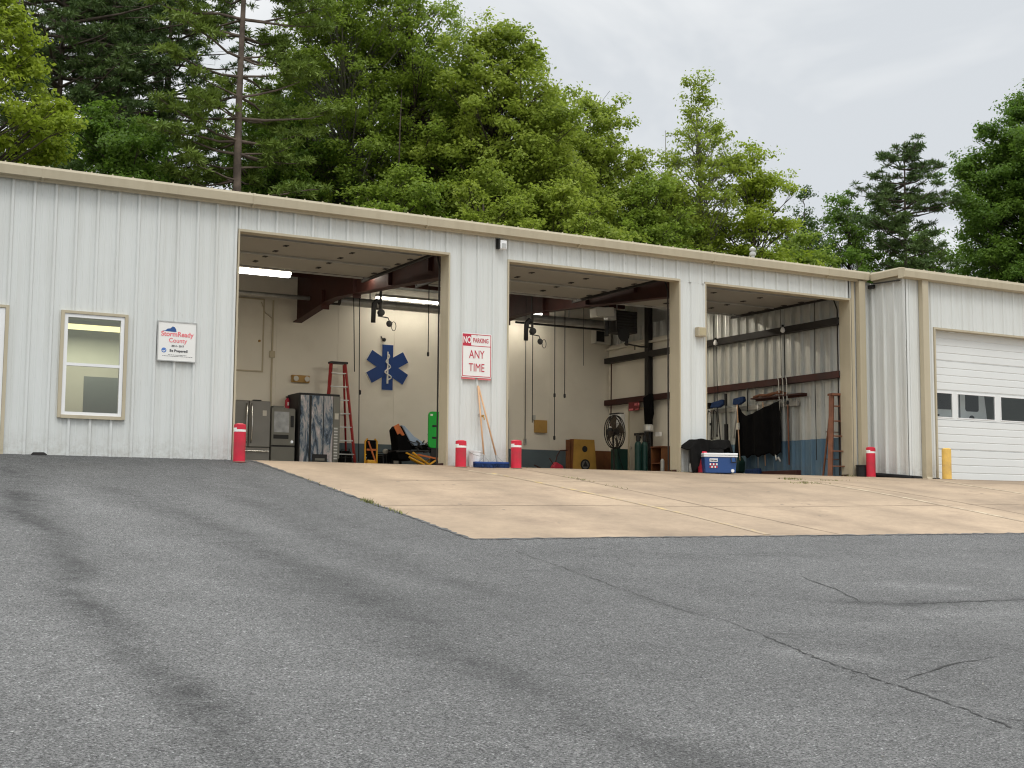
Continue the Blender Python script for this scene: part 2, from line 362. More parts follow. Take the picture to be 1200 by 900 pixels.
xs = np.unique(np.concatenate([np.linspace(-95, -30, 20), np.linspace(-30, 30, 201), np.linspace(30, 150, 61)]))
ys = np.unique(np.concatenate([np.linspace(-130, -56, 20), np.linspace(-56, 0, 188), np.linspace(0, 34, 4)]))
grid('asphalt_lot', xs, ys, 0.0, 'asphalt', asphalt_stain_and_shade)
fx = np.unique(np.concatenate([-np.geomspace(90, 4000, 14), np.linspace(-90, 150, 25), np.geomspace(150, 4000, 14)]))
fy = np.unique(np.concatenate([-np.geomspace(84, 4000, 14), np.linspace(-84, 0, 15), np.linspace(0, 34, 4), np.geomspace(34, 4000, 20)]))
grid('ground', fx, fy, lambda X, Y: -.35+.05*np.clip(Y-34, 0, 400), 'forest')
edge_y = lambda X: -24.62-.085*np.clip(X-1, 0, 40)
def apron():
    us = np.linspace(0, 1, 60); xx = np.concatenate([[1.02], np.arange(2, 78, 1.)])
    X, U = np.meshgrid(xx, us); Y = U*edge_y(X); Z = gz(X, Y)+.014; ny, nx = X.shape
    co = np.stack([X, Y, Z], -1).reshape(-1, 3); idx = np.arange(nx*ny).reshape(ny, nx)
    mb = MB(); mb.v = [tuple(c) for c in co]; q = np.stack([idx[:-1, :-1], idx[1:, :-1], idx[1:, 1:], idx[:-1, 1:]], -1).reshape(-1, 4)
    mb.f = [tuple(a) for a in q]; o = structure('concrete_apron', mb, 'apron', smooth=True)
    w = wob(X, Y, .6); v = 1+.05*w
    slab = (np.floor((X-1)/15.2)*3+np.where(Y < -17.4, 1, 0)+np.where(X > 31.9, 2, 0)) % 4; v *= np.array([1.04, .96, 1.07, .93])[slab.astype(int)]
    for xt in (4.5, 9.2, 20, 25, 34, 39): v *= 1-.15*np.exp(-((X-xt-.2*w)/.8)**2)
    v *= 1-.22*np.clip((X-40)/6, 0, 1)*np.exp(-((Y+6.5)/5)**2)
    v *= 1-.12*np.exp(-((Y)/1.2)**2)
    o.data.attributes.new('stain_and_tone', 'FLOAT', 'POINT').data.foreach_set('value', v.ravel().astype(np.float32))
apron()
def strip(name, pts, w, mat, dz, jit=0., step=.7, taper=False, wv=.3):
    P = []; rr = random.Random(len(pts)*7+int(abs(pts[0][0]*10)))
    for (ax, ay), (bx, by) in zip(pts[:-1], pts[1:]):
        k = max(1, int(math.hypot(bx-ax, by-ay)/step))
        for i in range(k): P.append((ax+(bx-ax)*i/k, ay+(by-ay)*i/k))
    P.append(pts[-1]); mb = MB(); n = len(P); vs = []
    for i, (x, y) in enumerate(P):
        a = P[max(i-1, 0)]; b = P[min(i+1, n-1)]; d = math.hypot(b[0]-a[0], b[1]-a[1]); nx, ny = -(b[1]-a[1])/d, (b[0]-a[0])/d
        j = rr.uniform(-jit, jit); hw = w/2*(1+(rr.uniform(-wv, wv) if jit else 0))*((.25+.75*math.sin(math.pi*(i+.3)/(n+.3))) if taper else 1)
        for s_ in (-1, 1):
            px, py = x+nx*(j+s_*hw), y+ny*(j+s_*hw); vs.append((px, py, float(gz(px, py))+dz))
    mb.add(vs, [(2*i, 2*i+1, 2*i+3, 2*i+2) for i in range(n-1)]); return structure(name, mb, mat)
strip('stall_line', [(12.6, -4.5), (12.9, -12), (13.5, -20), (13.65, -25.5)], .33, 'yline', .028)
strip('stall_line', [(31.2, -5.5), (30.5, -12.5), (29.9, -19), (29.8, -27)], .33, 'wline', .028)
strip('stall_line', [(43.6, -4.6), (40.8, -11.5), (39.6, -18), (39, -27)], .33, 'wline', .028)
strip('stall_line', [(11.8, -2.6), (12.5, -6.0)], .35, 'wline', .024)
strip('concrete_joint', [(16.2, -.3), (15.9, -12), (16.2, -20), (17.0, -25.9)], .055, 'joint', .022, .03)
strip('concrete_joint', [(32.0, -.3), (32, -12), (32, -27)], .055, 'joint', .022, .03)
strip('concrete_joint', [(47, -4), (47, -27)], .055, 'joint', .022, .03)
strip('concrete_joint', [(1.1, -16.6), (10, -17.4), (19, -18.8), (32, -19.4), (60, -20)], .055, 'joint', .02, .03)
strip('concrete_joint', [(5, -8.2), (32, -9.2), (60, -10)], .05, 'joint', .02, .03)
C1 = [(1.35, -27), (1.2, -30), (.94, -32.9), (.64, -35.5), (.34, -37.9), (.55, -39.3), (.15, -41.5), (-.5, -44), (-.76, -46.2), (-.94, -47.7), (-1.4, -50), (-1.8, -56)]
strip('asphalt_crack', C1[:7], .026, 'crackl', .012, .06, .16, wv=1.0)
strip('asphalt_crack', C1[6:], .045, 'crack', .012, .06, .13, wv=1.1)
for k, (x, y, dx, dy) in enumerate(((.3, -41.0, .9, -.5), (-.6, -45.2, -.8, -.6), (-.8, -47, .7, -.2), (.1, -42.5, -.5, -.7), (-1.2, -49, .8, -.7), (.5, -39.4, .7, .2))):
    strip('asphalt_crack', [(x, y), (x+dx*.5, y+dy*.6), (x+dx, y+dy)], .022, 'crackl', .013, .05, .1, True, 1.0)
strip('asphalt_crack', [(6.0, -38.3), (7.4, -38.7), (9, -38.8), (11.8, -39.1), (16, -40)], .05, 'crack', .012, .08, .3, True, .8)
strip('asphalt_crack', [(8.0, -33.6), (7.4, -36), (6.3, -38.2)], .045, 'crack', .012, .08, .3, True, .8)
strip('asphalt_crack', [(-.7, -46.3), (1.9, -45.3), (3.9, -45)], .04, 'crack', .012, .06, .3, True, .8)
strip('asphalt_crack', [(1.6, -25.2), (6, -28.5), (12, -30.4)], .035, 'crack', .012, .08, .4, True, .8)
strip('apron_edge_seam', [(1.0, -.2), (1.0, -24.6)], .16, 'tar', .020, .06, .22, wv=.9)
strip('apron_edge_seam', [(1.0, -24.66), (20, -26.28), (41, -28.06), (77, -28.06)], .17, 'tar', .018, .07, .22, wv=.9)

def blot(name, x, y, rx, ry, mat, dz, seed):
    rr = random.Random(seed); n = 18; vs = [(x, y, float(gz(x, y))+dz)]
    for i in range(n):
        a = 2*math.pi*i/n; k = rr.uniform(.65, 1.15); px, py = x+math.cos(a)*rx*k, y+math.sin(a)*ry*k; vs.append((px, py, float(gz(px, py))+dz))
    return vs, [(0, 1+i, 1+(i+1) % n) for i in range(n)]
MT['oil'] = shade('dried_oil_spot', (.15, .115, .085), rough=.6, var=.4, vs=9)
ob_ = MB(); rr = random.Random(11)
for i in range(46):
    vs, fs = blot('oil', rr.choice([5.5, 7, 20.5, 22.5, 35, 37.5, 45])+rr.gauss(0, .8), rr.uniform(-22, -1.5), rr.uniform(.03, .10), rr.uniform(.03, .14), 'oil', .020, i); ob_.add(vs, fs)
tag(structure('oil_spots', ob_, 'oil'), kind='structure')
# pebbles and litter on the asphalt, weeds in the joints
peb = MB()
for i in range(130):
    x, y = random.uniform(-22, 24), random.uniform(-52, -27); s_ = random.uniform(.008, .02)*(1.6 if random.random() < .04 else 1); z = float(gz(x, y))
    a = random.random()*3; peb.box(x-s_, x+s_, y-s_*.8, y+s_*.8, z, z+s_*1.1, Matrix.Rotation(a, 3, 'Z'))
tag(peb.build('loose_gravel', shade('gravel_stone', (.30, .29, .27), var=.7, vs=9)), 'loose grey gravel specks scattered on the asphalt', 'gravel', kind='stuff')
weed = MB()
def blades(x, y, n, sp, h):
    for _ in range(n):
        px, py = x+random.gauss(0, sp[0]), y+random.gauss(0, sp[1]); z = float(gz(px, py)); a = random.random()*6.28; hh = h*random.uniform(.4, 1)
        dx, dy = math.cos(a)*.02, math.sin(a)*.02; lx, ly = random.gauss(0, .06), random.gauss(0, .06)
        weed.add([(px-dx, py-dy, z), (px+dx, py+dy, z), (px+lx, py+ly, z+hh)], [(0, 1, 2)])
for x, y, n, sp, h in ((.95, -15.6, 90, (.08, .5), .2), (1.0, -18.2, 60, (.06, .4), .16), (31.2, -6.7, 130, (.35, .25), .16), (29.9, -9.4, 120, (.7, .3), .14), (33.6, -7.5, 60, (.6, .2), .12),
                       (16.2, -7.5, 60, (.1, .8), .12), (16.1, -11, 30, (.1, .6), .1), (1, -9, 40, (.06, 2), .12), (16, -.3, 50, (.9, .08), .15), (42.5, -.35, 60, (.6, .1), .18), (29, -.2, 30, (.8, .1), .15)):
    blades(x, y, n, sp, h)
tag(weed.build('weeds', shade('weed_green', (.16, .17, .04), var=.4, vs=8)), 'yellow green weeds growing in the concrete joints and seams', 'weeds', kind='stuff')

# ------------------------------------------------------------------ the main garage building
def rib_profile(u0, u1, off, major=.105, inv=1):
    """points (u, height) of the ribbed steel sheet between u0 and u1; a tall rib every foot, two low ones between"""
    pts = []
    k0 = int(math.floor(u0-off))-1
    for k in range(k0, int(math.ceil(u1-off))+2):
        c = k+off
        pts += [(c-.11, 0), (c-.05, major), (c+.05, major), (c+.11, 0)]
        for m in (.335, .665): pts += [(c+m-.06, 0), (c+m-.03, .016), (c+m+.03, .016), (c+m+.06, 0)]
    def at(u):
        for (a, ha), (b, hb) in zip(pts[:-1], pts[1:]):
            if a <= u <= b: return ha+(hb-ha)*(u-a)/max(b-a, 1e-9)
        return 0
    return [(u0, at(u0))]+[p for p in pts if u0+1e-4 < p[0] < u1-1e-4]+[(u1, at(u1))]
def ribbed(mb, u0, u1, z0, z1, base, off, face, major=.105):
    """face '-y': sheet facing the yard at y=base; '-x': facing left at x=base"""
    P = rib_profile(u0, u1, off, major); vs = []
    for u, h in P:
        for z in (z0, z1): vs.append((u, base-h, z) if face == '-y' else (base-h, u, z))
    mb.add(vs, [((2*i, 2*i+2, 2*i+3, 2*i+1) if face == '-y' else (2*i, 2*i+1, 2*i+3, 2*i+2)) for i in range(len(P)-1)])

H, EV = 11.88, 13.25
D1, D2, D3 = (0, 12.1), (16, 28.1), (30.2, 42.25)
G = Thing('garage_building', 'long white ribbed steel garage with three open bays and tan trim', 'building', (15, 0, 0))
wall = MB()
WIN = (-8.72, -5.60, 1.93, 6.93); ENT = (-14.75, -11.18, 0, 6.95)
ribbed(wall, -40, ENT[0], -.4, EV, 0, -.2, '-y'); ribbed(wall, ENT[0], ENT[1], ENT[3], EV, 0, -.2, '-y')
ribbed(wall, ENT[1], WIN[0], -.4, EV, 0, -.2, '-y'); ribbed(wall, WIN[0], WIN[1], -.4, WIN[2], 0, -.2, '-y')
ribbed(wall, WIN[0], WIN[1], WIN[3], EV, 0, -.2, '-y'); ribbed(wall, WIN[1], -.12, -.4, EV, 0, -.2, '-y')
ribbed(wall, -.12, 42.25, H, EV, 0, 0, '-y'); ribbed(wall, D1[1]+.1, D2[0]-.02, -.4, H, 0, 0, '-y')
ribbed(wall, D2[1]+.08, D3[0]-.02, -.4, H, 0, 0.1, '-y'); ribbed(wall, 42.25, 44.2, -.4, EV, 0, .3, '-y')
for i in range(-13, 44):                      # screw heads in rows
    for z in ((.35, 3.7, 7.25, 12.6) if i < 0 else (12.6,)):
        if i < 0 and (WIN[0]-.1 < i+.16 < WIN[1]+.1 and WIN[2] < z < WIN[3]): continue
        wall.box(i+.14, i+.175, -.035, -.005, z, z+.035)
G.part('front_wall', wall, 'siding')
gb = MB()
gb.prism([(.1, -.4), (30, -.4), (30, 15.9), (.1, 13.3)], 'x', -40, -39.8).box(-40, 42.9, 30.05, 30.4, -.4, 15.5)
G.part('rear_wall', gb, 'siding')
# roof with the slope rising to the back
rf = MB(); rf.prism([(-.45, 13.72), (-.45, 13.82), (31, 16.62), (31, 16.5)], 'x', -40.3, 44.2)
G.part('roof', rf, 'roofout')
tr = MB()                                     # the long tan eave gutter: lower lip, face, top flange
tr.prism([(-.02, 13.20), (-.30, 13.16), (-.34, 13.27), (-.60, 13.30), (-.64, 13.72), (-.60, 13.84), (-.02, 13.90)], 'x', -40.3, 43.62)
for i in range(-39, 43): tr.box(i+.3, i+.36, -.56, -.50, 13.84, 13.91)
G.part('eave_gutter', tr, 'tan')
for x in (-10, 0.5, 10.5, 20.5, 30.5, 40):     # gutter section seams
    G.part('gutter_seam', MB().prism([(-.28, 13.14), (-.61, 13.28), (-.655, 13.72), (-.61, 13.86), (-.5, 13.86)], 'x', x, x+.12), 'tan')
def opening_trim(x0, x1, top, y=0., deep=.92, bot=-.3):
    mb = MB()
    mb.box(x0-.09, x0, y-.12, y+.02, bot, top+.13).box(x1, x1+.09, y-.12, y+.02, bot, top+.13).box(x0, x1, y-.12, y+.02, top, top+.13)
    mb.box(x0-.13, x0, y+.022, y+deep, bot, top+.1).box(x1, x1+.13, y+.022, y+deep, bot, top+.1).box(x0, x1, y+.022, y+deep*.55, top, top+.1)
    return mb
for (a, b) in (D1, D2, D3): G.part('opening_trim', opening_trim(a, b, H), 'tan')
for x in (12.02, 28.02, 42.17): G.part('rust_stain', MB().box(x, x+.075, .25, .88, .02, .15), 'redsteel')
# window
wf = MB(); a, b, c, d = WIN
wf.box(a-.04, a+.12, -.16, .05, c-.12, d+.1).box(b-.12, b+.04, -.16, .05, c-.12, d+.1).box(a+.12, b-.12, -.16, .05, d-.03, d+.1).box(a+.12, b-.12, -.2, .05, c-.14, c+.02)
w_o = G.part('window', wf, 'tan')
s1 = MB(); a2, b2, c2, d2 = a+.13, b-.13, c+.03, d-.04; mid = (c2+d2)/2+.0
s1.box(a2, a2+.17, -.11, .1, c2, d2).box(b2-.17, b2, -.11, .1, c2, d2).box(a2+.17, b2-.17, -.11, .1, d2-.17, d2).box(a2+.17, b2-.17, -.11, .1, c2, c2+.15)
s1.box(a2+.17, b2-.17, -.10, .08, mid-.07, mid+.07)
G.part('sash_frame', s1, 'white', w_o)
G.part('window_pane', sheet_of_glass(a2+.17, b2-.17, -.01, mid+.07, d2-.17), 'glass', w_o)
G.part('window_screen', sheet_of_glass(a2+.17, b2-.17, -.04, c2+.15, mid-.07), 'screen', w_o)
# entry door at the far left
ef = MB(); a, b, c, d = ENT
ef.box(a-.04, a+.12, -.16, .05, -.1, d+.1).box(b-.12, b+.04, -.16, .05, -.1, d+.1).box(a+.12, b-.12, -.16, .05, d-.03, d+.1)
e_o = G.part('entry_door', ef, 'tan')
G.part('door_leaf', MB().box(a+.13, a+.5, -.12, 0, .02, d-.05).box(b-.5, b-.13, -.12, 0, .02, d-.05).box(a+.5, b-.5, -.12, 0, d-.45, d-.05).box(a+.5, b-.5, -.12, 0, .02, .9), 'white', e_o)
G.part('door_glass', sheet_of_glass(a+.5, b-.5, -.06, .9, d-.45), 'screen', e_o)
# office room behind the window
of = MB(); of.box(-20, -1.2, 8.9, 9.1, 0, 8.2).box(-20.2, -20, .12, 9.1, 0, 8.2).box(-1.2, -1., .12, 9.1, 0, 8.2).box(-20, -1.2, .12, 8.9, 8.0, 8.2).box(-20, -1.2, .12, 8.9, -.02, 0)
G.part('office_room', of, 'office')
# interior shell of the bays
ins = MB(); ins.box(-.62, 42.7, 29.95, 30.02, 2.72, 15.2).box(-.7, -.62, .95, 30, 0, 14)
# battens where the wall boards meet
for x in (12.4, 17.4, 22.2, 27.6, 36.6): ins.box(x, x+.03, 29.93, 29.952, 2.72, 13.9)
G.part('back_wall_lining', ins, 'cream')
G.part('painted_band', MB().box(-.62, 42.7, 29.93, 30.02, 0, 2.72), 'band')
rl = MB(); rl.box(42.62, 42.7, 19.0, 29.93, 1.9, 12.0)                # lined part of the end wall
G.part('end_wall_lining', rl, 'cream')
G.part('lining_ledge', MB().box(42.3, 42.62, 19.0, 29.93, 11.55, 11.72), 'cream'); G.part('lower_lining', MB().box(42.66, 42.7, 19, 29.93, 0, 1.9), 'cream')
ew = MB(); ribbed(ew, .93, 30, 2.70, 13.3, 42.85, .35, '-x', .2)
for y in (3.1, 6.1, 9.1, 12.1, 15.1): ew.box(42.80, 42.83, y, y+.05, 2.72, 13.3)
G.part('end_wall', ew, 'inner')
G.part('gable_panel', MB().prism([(.93, 13.3), (30, 13.3), (30, 15.7), (.93, 13.32)], 'x', 42.80, 42.86), 'inner')
ewb = MB(); ribbed(ewb, .93, 30, 0, 2.70, 42.85, .35, '-x', .2); G.part('painted_end_band', ewb, 'inner_blue')
G.part('outer_end_wall', MB().prism([(.1, -.4), (30, -.4), (30, 15.9), (.1, 13.4)], 'x', 42.9, 43.0), 'siding')
G.part('floor_slab', MB().box(-.62, 42.85, 0, 30, -.3, .016), 'floor')
# girts, columns and rafters
for z in (6.95, 10.6): G.part('wall_girt', MB().box(42.1, 42.62, .95, 29.9, z-.22, z-.12).box(42.1, 42.16, .95, 29.9, z-.12, z+.18).box(42.1, 42.62, .95, 29.9, z+.18, z+.24), 'redsteel' if z < 8 else 'darksteel')
for k, (y, w) in enumerate(((23.5, .5),)):
    G.part('steel_column', MB().box(42.08, 42.12, y-w/2, y+w/2, 0, 14.9).box(42.5, 42.55, y-w/2, y+w/2, 0, 14.9).box(42.12, 42.5, y-.04, y+.04, 0, 14.9), 'darksteel')
def rafter(x):
    mb = MB(); bot = [(.95, 11.2), (4.8, 11.5), (21, 12.62), (23, 12.6), (29.9, 11.88)]; top = [(29.9, 15.6), (.95, 13.2)]
    mb.prism(bot+top, 'x', x-.04, x+.04)
    for (p, q) in zip(bot[:-1], bot[1:]): mb.prism([(p[0], p[1]-.05), (q[0], q[1]-.05), (q[0], q[1]), (p[0], p[1])], 'x', x-.35, x+.35)
    mb.prism([(.95, 13.2), (29.9, 15.6), (29.9, 15.66), (.95, 13.26)], 'x', x-.35, x+.35)
    for y in (6, 12, 18, 24): mb.box(x-.3, x+.3, y-.03, y+.03, 12.1, 13.5)
    return mb
for x in (14.0, 29.15): G.part('rafter', rafter(x), 'redsteel')
for i, y in enumerate((3.5, 8.2, 13, 17.8, 22.6, 27.4)):
    z = 13.35+y/12.; G.part('purlin', MB().box(-.6, 42.6, y, y+.06, z-.65, z).box(-.6, 42.6, y, y+.22, z-.69, z-.65), 'redsteel')
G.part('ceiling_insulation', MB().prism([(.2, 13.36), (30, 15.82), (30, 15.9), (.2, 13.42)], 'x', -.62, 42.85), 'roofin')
G.part('header_beam', MB().box(-.6, 42.2, .95, 1.25, 12.05, 13.3), 'darksteel')
for x0, x1 in ((12.24, 15.86), (28.24, 30.06), (42.39, 42.7)): G.part('pillar_lining', MB().box(x0, x1, .86, .95, 0, 13), 'cream')
G.part('garage_floor_edge', MB().box(42.7, 42.84, .3, .95, 0, 13), 'galv')

# raised overhead doors
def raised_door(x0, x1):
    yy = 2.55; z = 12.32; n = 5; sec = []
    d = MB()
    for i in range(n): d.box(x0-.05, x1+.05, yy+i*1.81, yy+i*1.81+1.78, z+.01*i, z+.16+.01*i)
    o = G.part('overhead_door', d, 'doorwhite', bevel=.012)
    for i in range(1, n):
        for x in (x0+.25, (x0+x1)/2-2, (x0+x1)/2+2, x1-.25):
            h = MB().box(x-.12, x+.12, yy+i*1.81-.22, yy+i*1.81+.17, z-.03, z+.01).box(x-.03, x+.03, yy+i*1.81-.06, yy+i*1.81-.02, z-.07, z-.03); G.part('hinge', h, 'darksteel', o)
    st = MB()
    for y in (yy+.1, yy+4.6, yy+8.9): st.box(x0+.3, x1-.3, y, y+.10, z-.10, z-.004)
    G.part('strut', st, 'galv', o)
    for x in (x0-.16, x1+.10):
        t = MB()
        t.box(x, x+.06, 1.5, 12.6, z-.10, z+.16).box(x-.05, x+.11, 1.5, 12.6, z-.13, z-.10)
        t.bar((x, 12.5, z), (x, 12.6, 14.2), .1).bar((x, 7, z), (x, 7.4, 13.8), .1).bar((x, 12.5, z+.1), (x-1.6 if x > x0+1 else x+1.6, 12.5, 14.2), .09)
        t.bar((x, 1.1, .1), (x, 1.1, 11.4), .07).bar((x, 1.1, 11.4), (x, 1.5, z-.03), .07)
        G.part('door_track', t, 'darksteel', o)
    G.part('spring_shaft', MB().tube([(x0-.1, 1.45, 12.88), (x1+.1, 1.45, 12.88)], .05, 8).tube([(x0+2, 1.45, 12.88), (x0+5, 1.45, 12.88)], .13, 10).tube([(x1-5, 1.45, 12.88), (x1-2, 1.45, 12.88)], .13, 10), 'black', o)
for (a, b) in (D1, D2, D3): raised_door(a+.1, b-.1)
for a, b in ((12.6, 15.6),): pass
# hatch in the back wall, steel doors
h_o = G.part('wall_hatch', MB().box(5.5, 11.25, 29.86, 29.93, 7.95, 13.35), 'cream')
G.part('hatch_frame', MB().box(11.25, 11.37, 29.83, 29.93, 7.85, 13.45).box(5.4, 11.25, 29.83, 29.93, 7.85, 7.95).box(5.4, 11.25, 29.83, 29.93, 13.35, 13.45), 'tan', h_o)
G.part('latch', MB().lathe((11.0, 29.83, 10.2), [(.09, -.12), (.09, 0)], 10, 'y'), 'brass', h_o)
s_o = G.part('side_door', MB().box(42.52, 42.618, 24.0, 26.6, .02, 6.1), shade('grey_door_paint', (.50, .47, .40), rough=.5, var=.04))
G.part('door_frame', MB().box(42.48, 42.617, 26.6, 26.8, 0, 6.3).box(42.48, 42.617, 23.95, 24.0, 0, 6.3).box(42.48, 42.617, 24.0, 26.6, 6.1, 6.3), 'tan', s_o)
G.part('door_knob', MB().lathe((42.52, 26.25, 2.95), [(.1, -.18), (.12, -.1), (.05, 0)], 12, 'x'), 'chrome', s_o)
b_o = G.part('back_door', MB().box(29.6, 32.35, 29.8, 29.92, .02, 6.55), shade('pale_green_door', (.36, .38, .34), rough=.5, var=.04))
G.part('door_frame', MB().box(32.35, 32.6, 29.78, 29.93, 0, 6.8).box(29.6, 32.35, 29.78, 29.93, 6.55, 6.8), 'galv', b_o)
G.part('door_knob', MB().lathe((32.1, 29.78, 3.1), [(.1, -.18), (.12, -.1), (.05, 0)], 12, 'y'), 'chrome', b_o)
# downspout by the third bay
def downspout(x, y, top, bot, hook=False):
    mb = MB(); mb.box(x-.27, x+.27, y-.42, y-.06, bot+.35, top)
    mb.prism([(y-.42, bot+.35), (y-.06, bot+.35), (y-.10, bot+.18), (y-.34, bot+.02), (y-.62, bot-.0), (y-.62, bot+.2), (y-.5, bot+.24)], 'x', x-.27, x+.27)
    return mb
G.part('downspout', downspout(43.05, -.06, 13.2, -.05), 'tan')
G.part('corner_trim', MB().box(42.38, 42.62, -.14, -.125, -.2, 13.2), 'tan')

# roof vent
tag(MB().lathe((46.0, 14.5, 14.7), [(.16, 0), (.16, 3.1), (.27, 3.1), (.27, 3.25), (.16, 3.35), (.16, 3.5), (.26, 3.5), (.26, 3.62), (.02, 3.8)], 14).build('roof_vent', 'galv', org=(46.0, 14.5, 14.7)), 'small capped metal vent pipe poking up above the tan roof edge', 'vent')

# ------------------------------------------------------------------ the annex on the right, standing forward
AY = -3.3; AX = 44.12
A = Thing('garage_annex', 'white ribbed steel annex standing forward at right with a closed garage door', 'building', (52, AY, 0))
aw = MB(); GD = (46.75, 59.0, 9.86)
ribbed(aw, AX, GD[0]-.12, -.5, 13.1, AY, .45, '-y', .07); ribbed(aw, GD[0]-.12, GD[1]+.1, GD[2], 13.1, AY, .45, '-y', .07); ribbed(aw, GD[1]+.1, 76, -.5, 13.1, AY, .45, '-y', .07)
ribbed(aw, AY, .02, -.5, 13.1, AX, -.42, '-x', .17)
A.part('front_wall', aw, 'siding')
A.part('rear_wall', MB().box(43.1, 76, 29.9, 30.2, -.4, 15.3).prism([(AY+.1, -.4), (29.9, -.4), (29.9, 15.9), (AY+.1, 13.2)], 'x', 75.8, 76), 'siding')
A.part('corner_trim', MB().box(AX-.02, AX+.16, AY-.11, AY-.075, -.4, 13.1).box(AX-.16, AX-.125, AY-.11, AY+.1, -.4, 13.1), 'siding')
rz = lambda y: 13.52+(y-AY+.45)*.0825
def slab_(x0, x1, y0, y1): return [(y0, rz(y0)), (y0, rz(y0)+.08), (y1, rz(y1)+.08), (y1, rz(y1))]
A.part('roof', MB().prism(slab_(0, 0, AY-.45, 31), 'x', AX-.3, 46.0).prism(slab_(0, 0, AY-.45, 31), 'x', 56, 76.3).prism(slab_(0, 0, AY-.45, AY+1.0), 'x', 46, 56).prism(slab_(0, 0, 4.5, 31), 'x', 46, 56), 'roofout')  # roof left open as an unseen added skylight that lights the van
ag = MB(); ag.prism([(AY-.02, 13.02), (AY-.30, 13.0), (AY-.60, 13.05), (AY-.64, 13.45), (AY-.60, 13.62), (AY-.02, 13.68)], 'x', AX-.62, 76.3)
for i in range(45, 76): ag.box(i+.3, i+.36, AY-.56, AY-.50, 13.62, 13.69)
A.part('eave_gutter', ag, 'tan')
rk = MB()                                     # the rake trim running back to the main eave
rk.prism([(AX-.02, 13.08), (AX-.2, 13.05), (AX-.24, 13.20), (AX-.46, 13.24), (AX-.50, 13.66), (AX-.46, 13.76), (AX-.02, 13.8)], 'y', AY-.02, -.66)
A.part('rake_trim', rk, 'tan')
A.part('torn_flashing', MB().box(AX-.40, AX-.12, AY+.25, -.75, 12.98, 13.02, Matrix.Rotation(R(2.5), 3, 'X')).box(AX-.35, AX-.1, -.7, -.25, 12.75, 13.0), 'darksteel')
A.part('downspout', downspout(45.55, AY-.0, 13.05, -.36), 'tan')
A.part('opening_trim', MB().box(GD[0]-.13, GD[0], AY-.10, AY+.02, -.3, GD[2]+.13).box(GD[1], GD[1]+.13, AY-.10, AY+.02, -.3, GD[2]+.13).box(GD[0], GD[1], AY-.10, AY+.02, GD[2], GD[2]+.13)
       .box(GD[0]-.12, GD[0], AY+.022, AY+.5, -.3, GD[2]+.1).box(GD[0], GD[1], AY+.022, AY+.42, GD[2], GD[2]+.1), 'tan')
gd = MB(); y0 = AY+.42
rows = [(-.22, 1.86), (1.88, 3.86), (3.88, 5.84), (5.86, 7.84), (7.86, 9.86)]
PAN = [(46.95, 48.77), (49.17, 52.90), (53.40, 57.13), (57.5, 58.8)]
for i, (z0, z1) in enumerate(rows):
    if i == 2:
        gd.box(GD[0], GD[1], y0, y0+.15, z0, 4.0).box(GD[0], GD[1], y0, y0+.15, 5.72, z1)
        xs_ = [GD[0]]+[v for p in PAN for v in p]+[GD[1]]
        for k in range(0, len(xs_), 2): gd.box(xs_[k], xs_[k+1], y0, y0+.15, 4.0, 5.72)
        continue
    k = 4; hh = (z1-z0)/k                      # stamped horizontal ribs
    for j in range(k):
        a, b = z0+j*hh, z0+(j+1)*hh
        gd.prism([(y0+.15, a), (y0+.03, a), (y0+.03, a+.035), (y0, a+.07), (y0, b-.02), (y0+.03, b), (y0+.15, b)], 'x', GD[0], GD[1])
g_o = A.part('overhead_door', gd, 'gdoor')
for p in PAN: 
    f = MB().box(p[0], p[0]+.06, y0-.02, y0+.1, 4.0, 5.72).box(p[1]-.06, p[1], y0-.02, y0+.1, 4.0, 5.72).box(p[0]+.06, p[1]-.06, y0-.02, y0+.1, 4.0, 4.06).box(p[0]+.06, p[1]-.06, y0-.02, y0+.1, 5.66, 5.72)
    A.part('pane_frame', f, 'white', g_o); A.part('window_pane', sheet_of_glass(p[0]+.06, p[1]-.06, y0+.04, 4.06, 5.66), 'doorglass', g_o)
A.part('room_lining', MB().box(44.3, 44.4, AY+.8, 29.8, 0, 13).box(75.6, 75.7, AY+.8, 29.8, 0, 13).box(44.4, 75.6, 29.7, 29.8, 0, 13).box(56, 75.6, AY+.8, 29.7, 12.9, 13.0).box(44.4, 46, AY+.8, 29.7, 12.9, 13.0).box(46, 56, AY+.8, AY+1.0, 12.9, 13.0).box(46, 56, 4.5, 29.7, 12.9, 13.0)
       .box(44.4, 75.6, AY+.6, 29.7, -.2, .01).box(44.4, GD[0]-.13, AY+.7, AY+.8, 0, 13).box(GD[1]+.14, 75.6, AY+.7, AY+.8, 0, 13), 'office')  # ceiling gap lies below the added roof opening

# van parked behind the annex door windows
V = Thing('van', 'pale grey van parked behind the windows of the closed garage door', 'van', (49.8, 8, 0))
x0, x1 = 47.75, 53.9; vy = -1.4
bd = MB(); prof = [(x0+.1, 1.2), (x1-.1, 1.2), (x1, 3.4), (x1-.45, 6.6), (x1-.9, 7.4), (x0+.9, 7.4), (x0+.45, 6.6), (x0, 3.4)]
bd.prism(prof, 'y', vy, vy+15); bd.prism([(vy+15, 1.2), (vy+18, 1.2), (vy+18.4, 3.0), (vy+15, 4.4)], 'x', x0+.1, x1-.1)
b_ = V.part('body', bd, 'van', bevel=.08)
def rpoly(a, b, c, d, r=.18, n=4):
    P = []
    for (cx, cz, a0) in ((b-r, d-r, 0), (a+r, d-r, 90), (a+r, c+r, 180), (b-r, c+r, 270)):
        for k in range(n+1): t = R(a0+90*k/n); P.append((cx+r*math.cos(t), cz+r*math.sin(t)))
    return P
V.part('rear_window', MB().prism(rpoly(48.55, 50.35, 4.75, 6.2), 'y', vy-.03, vy+.02), 'black')
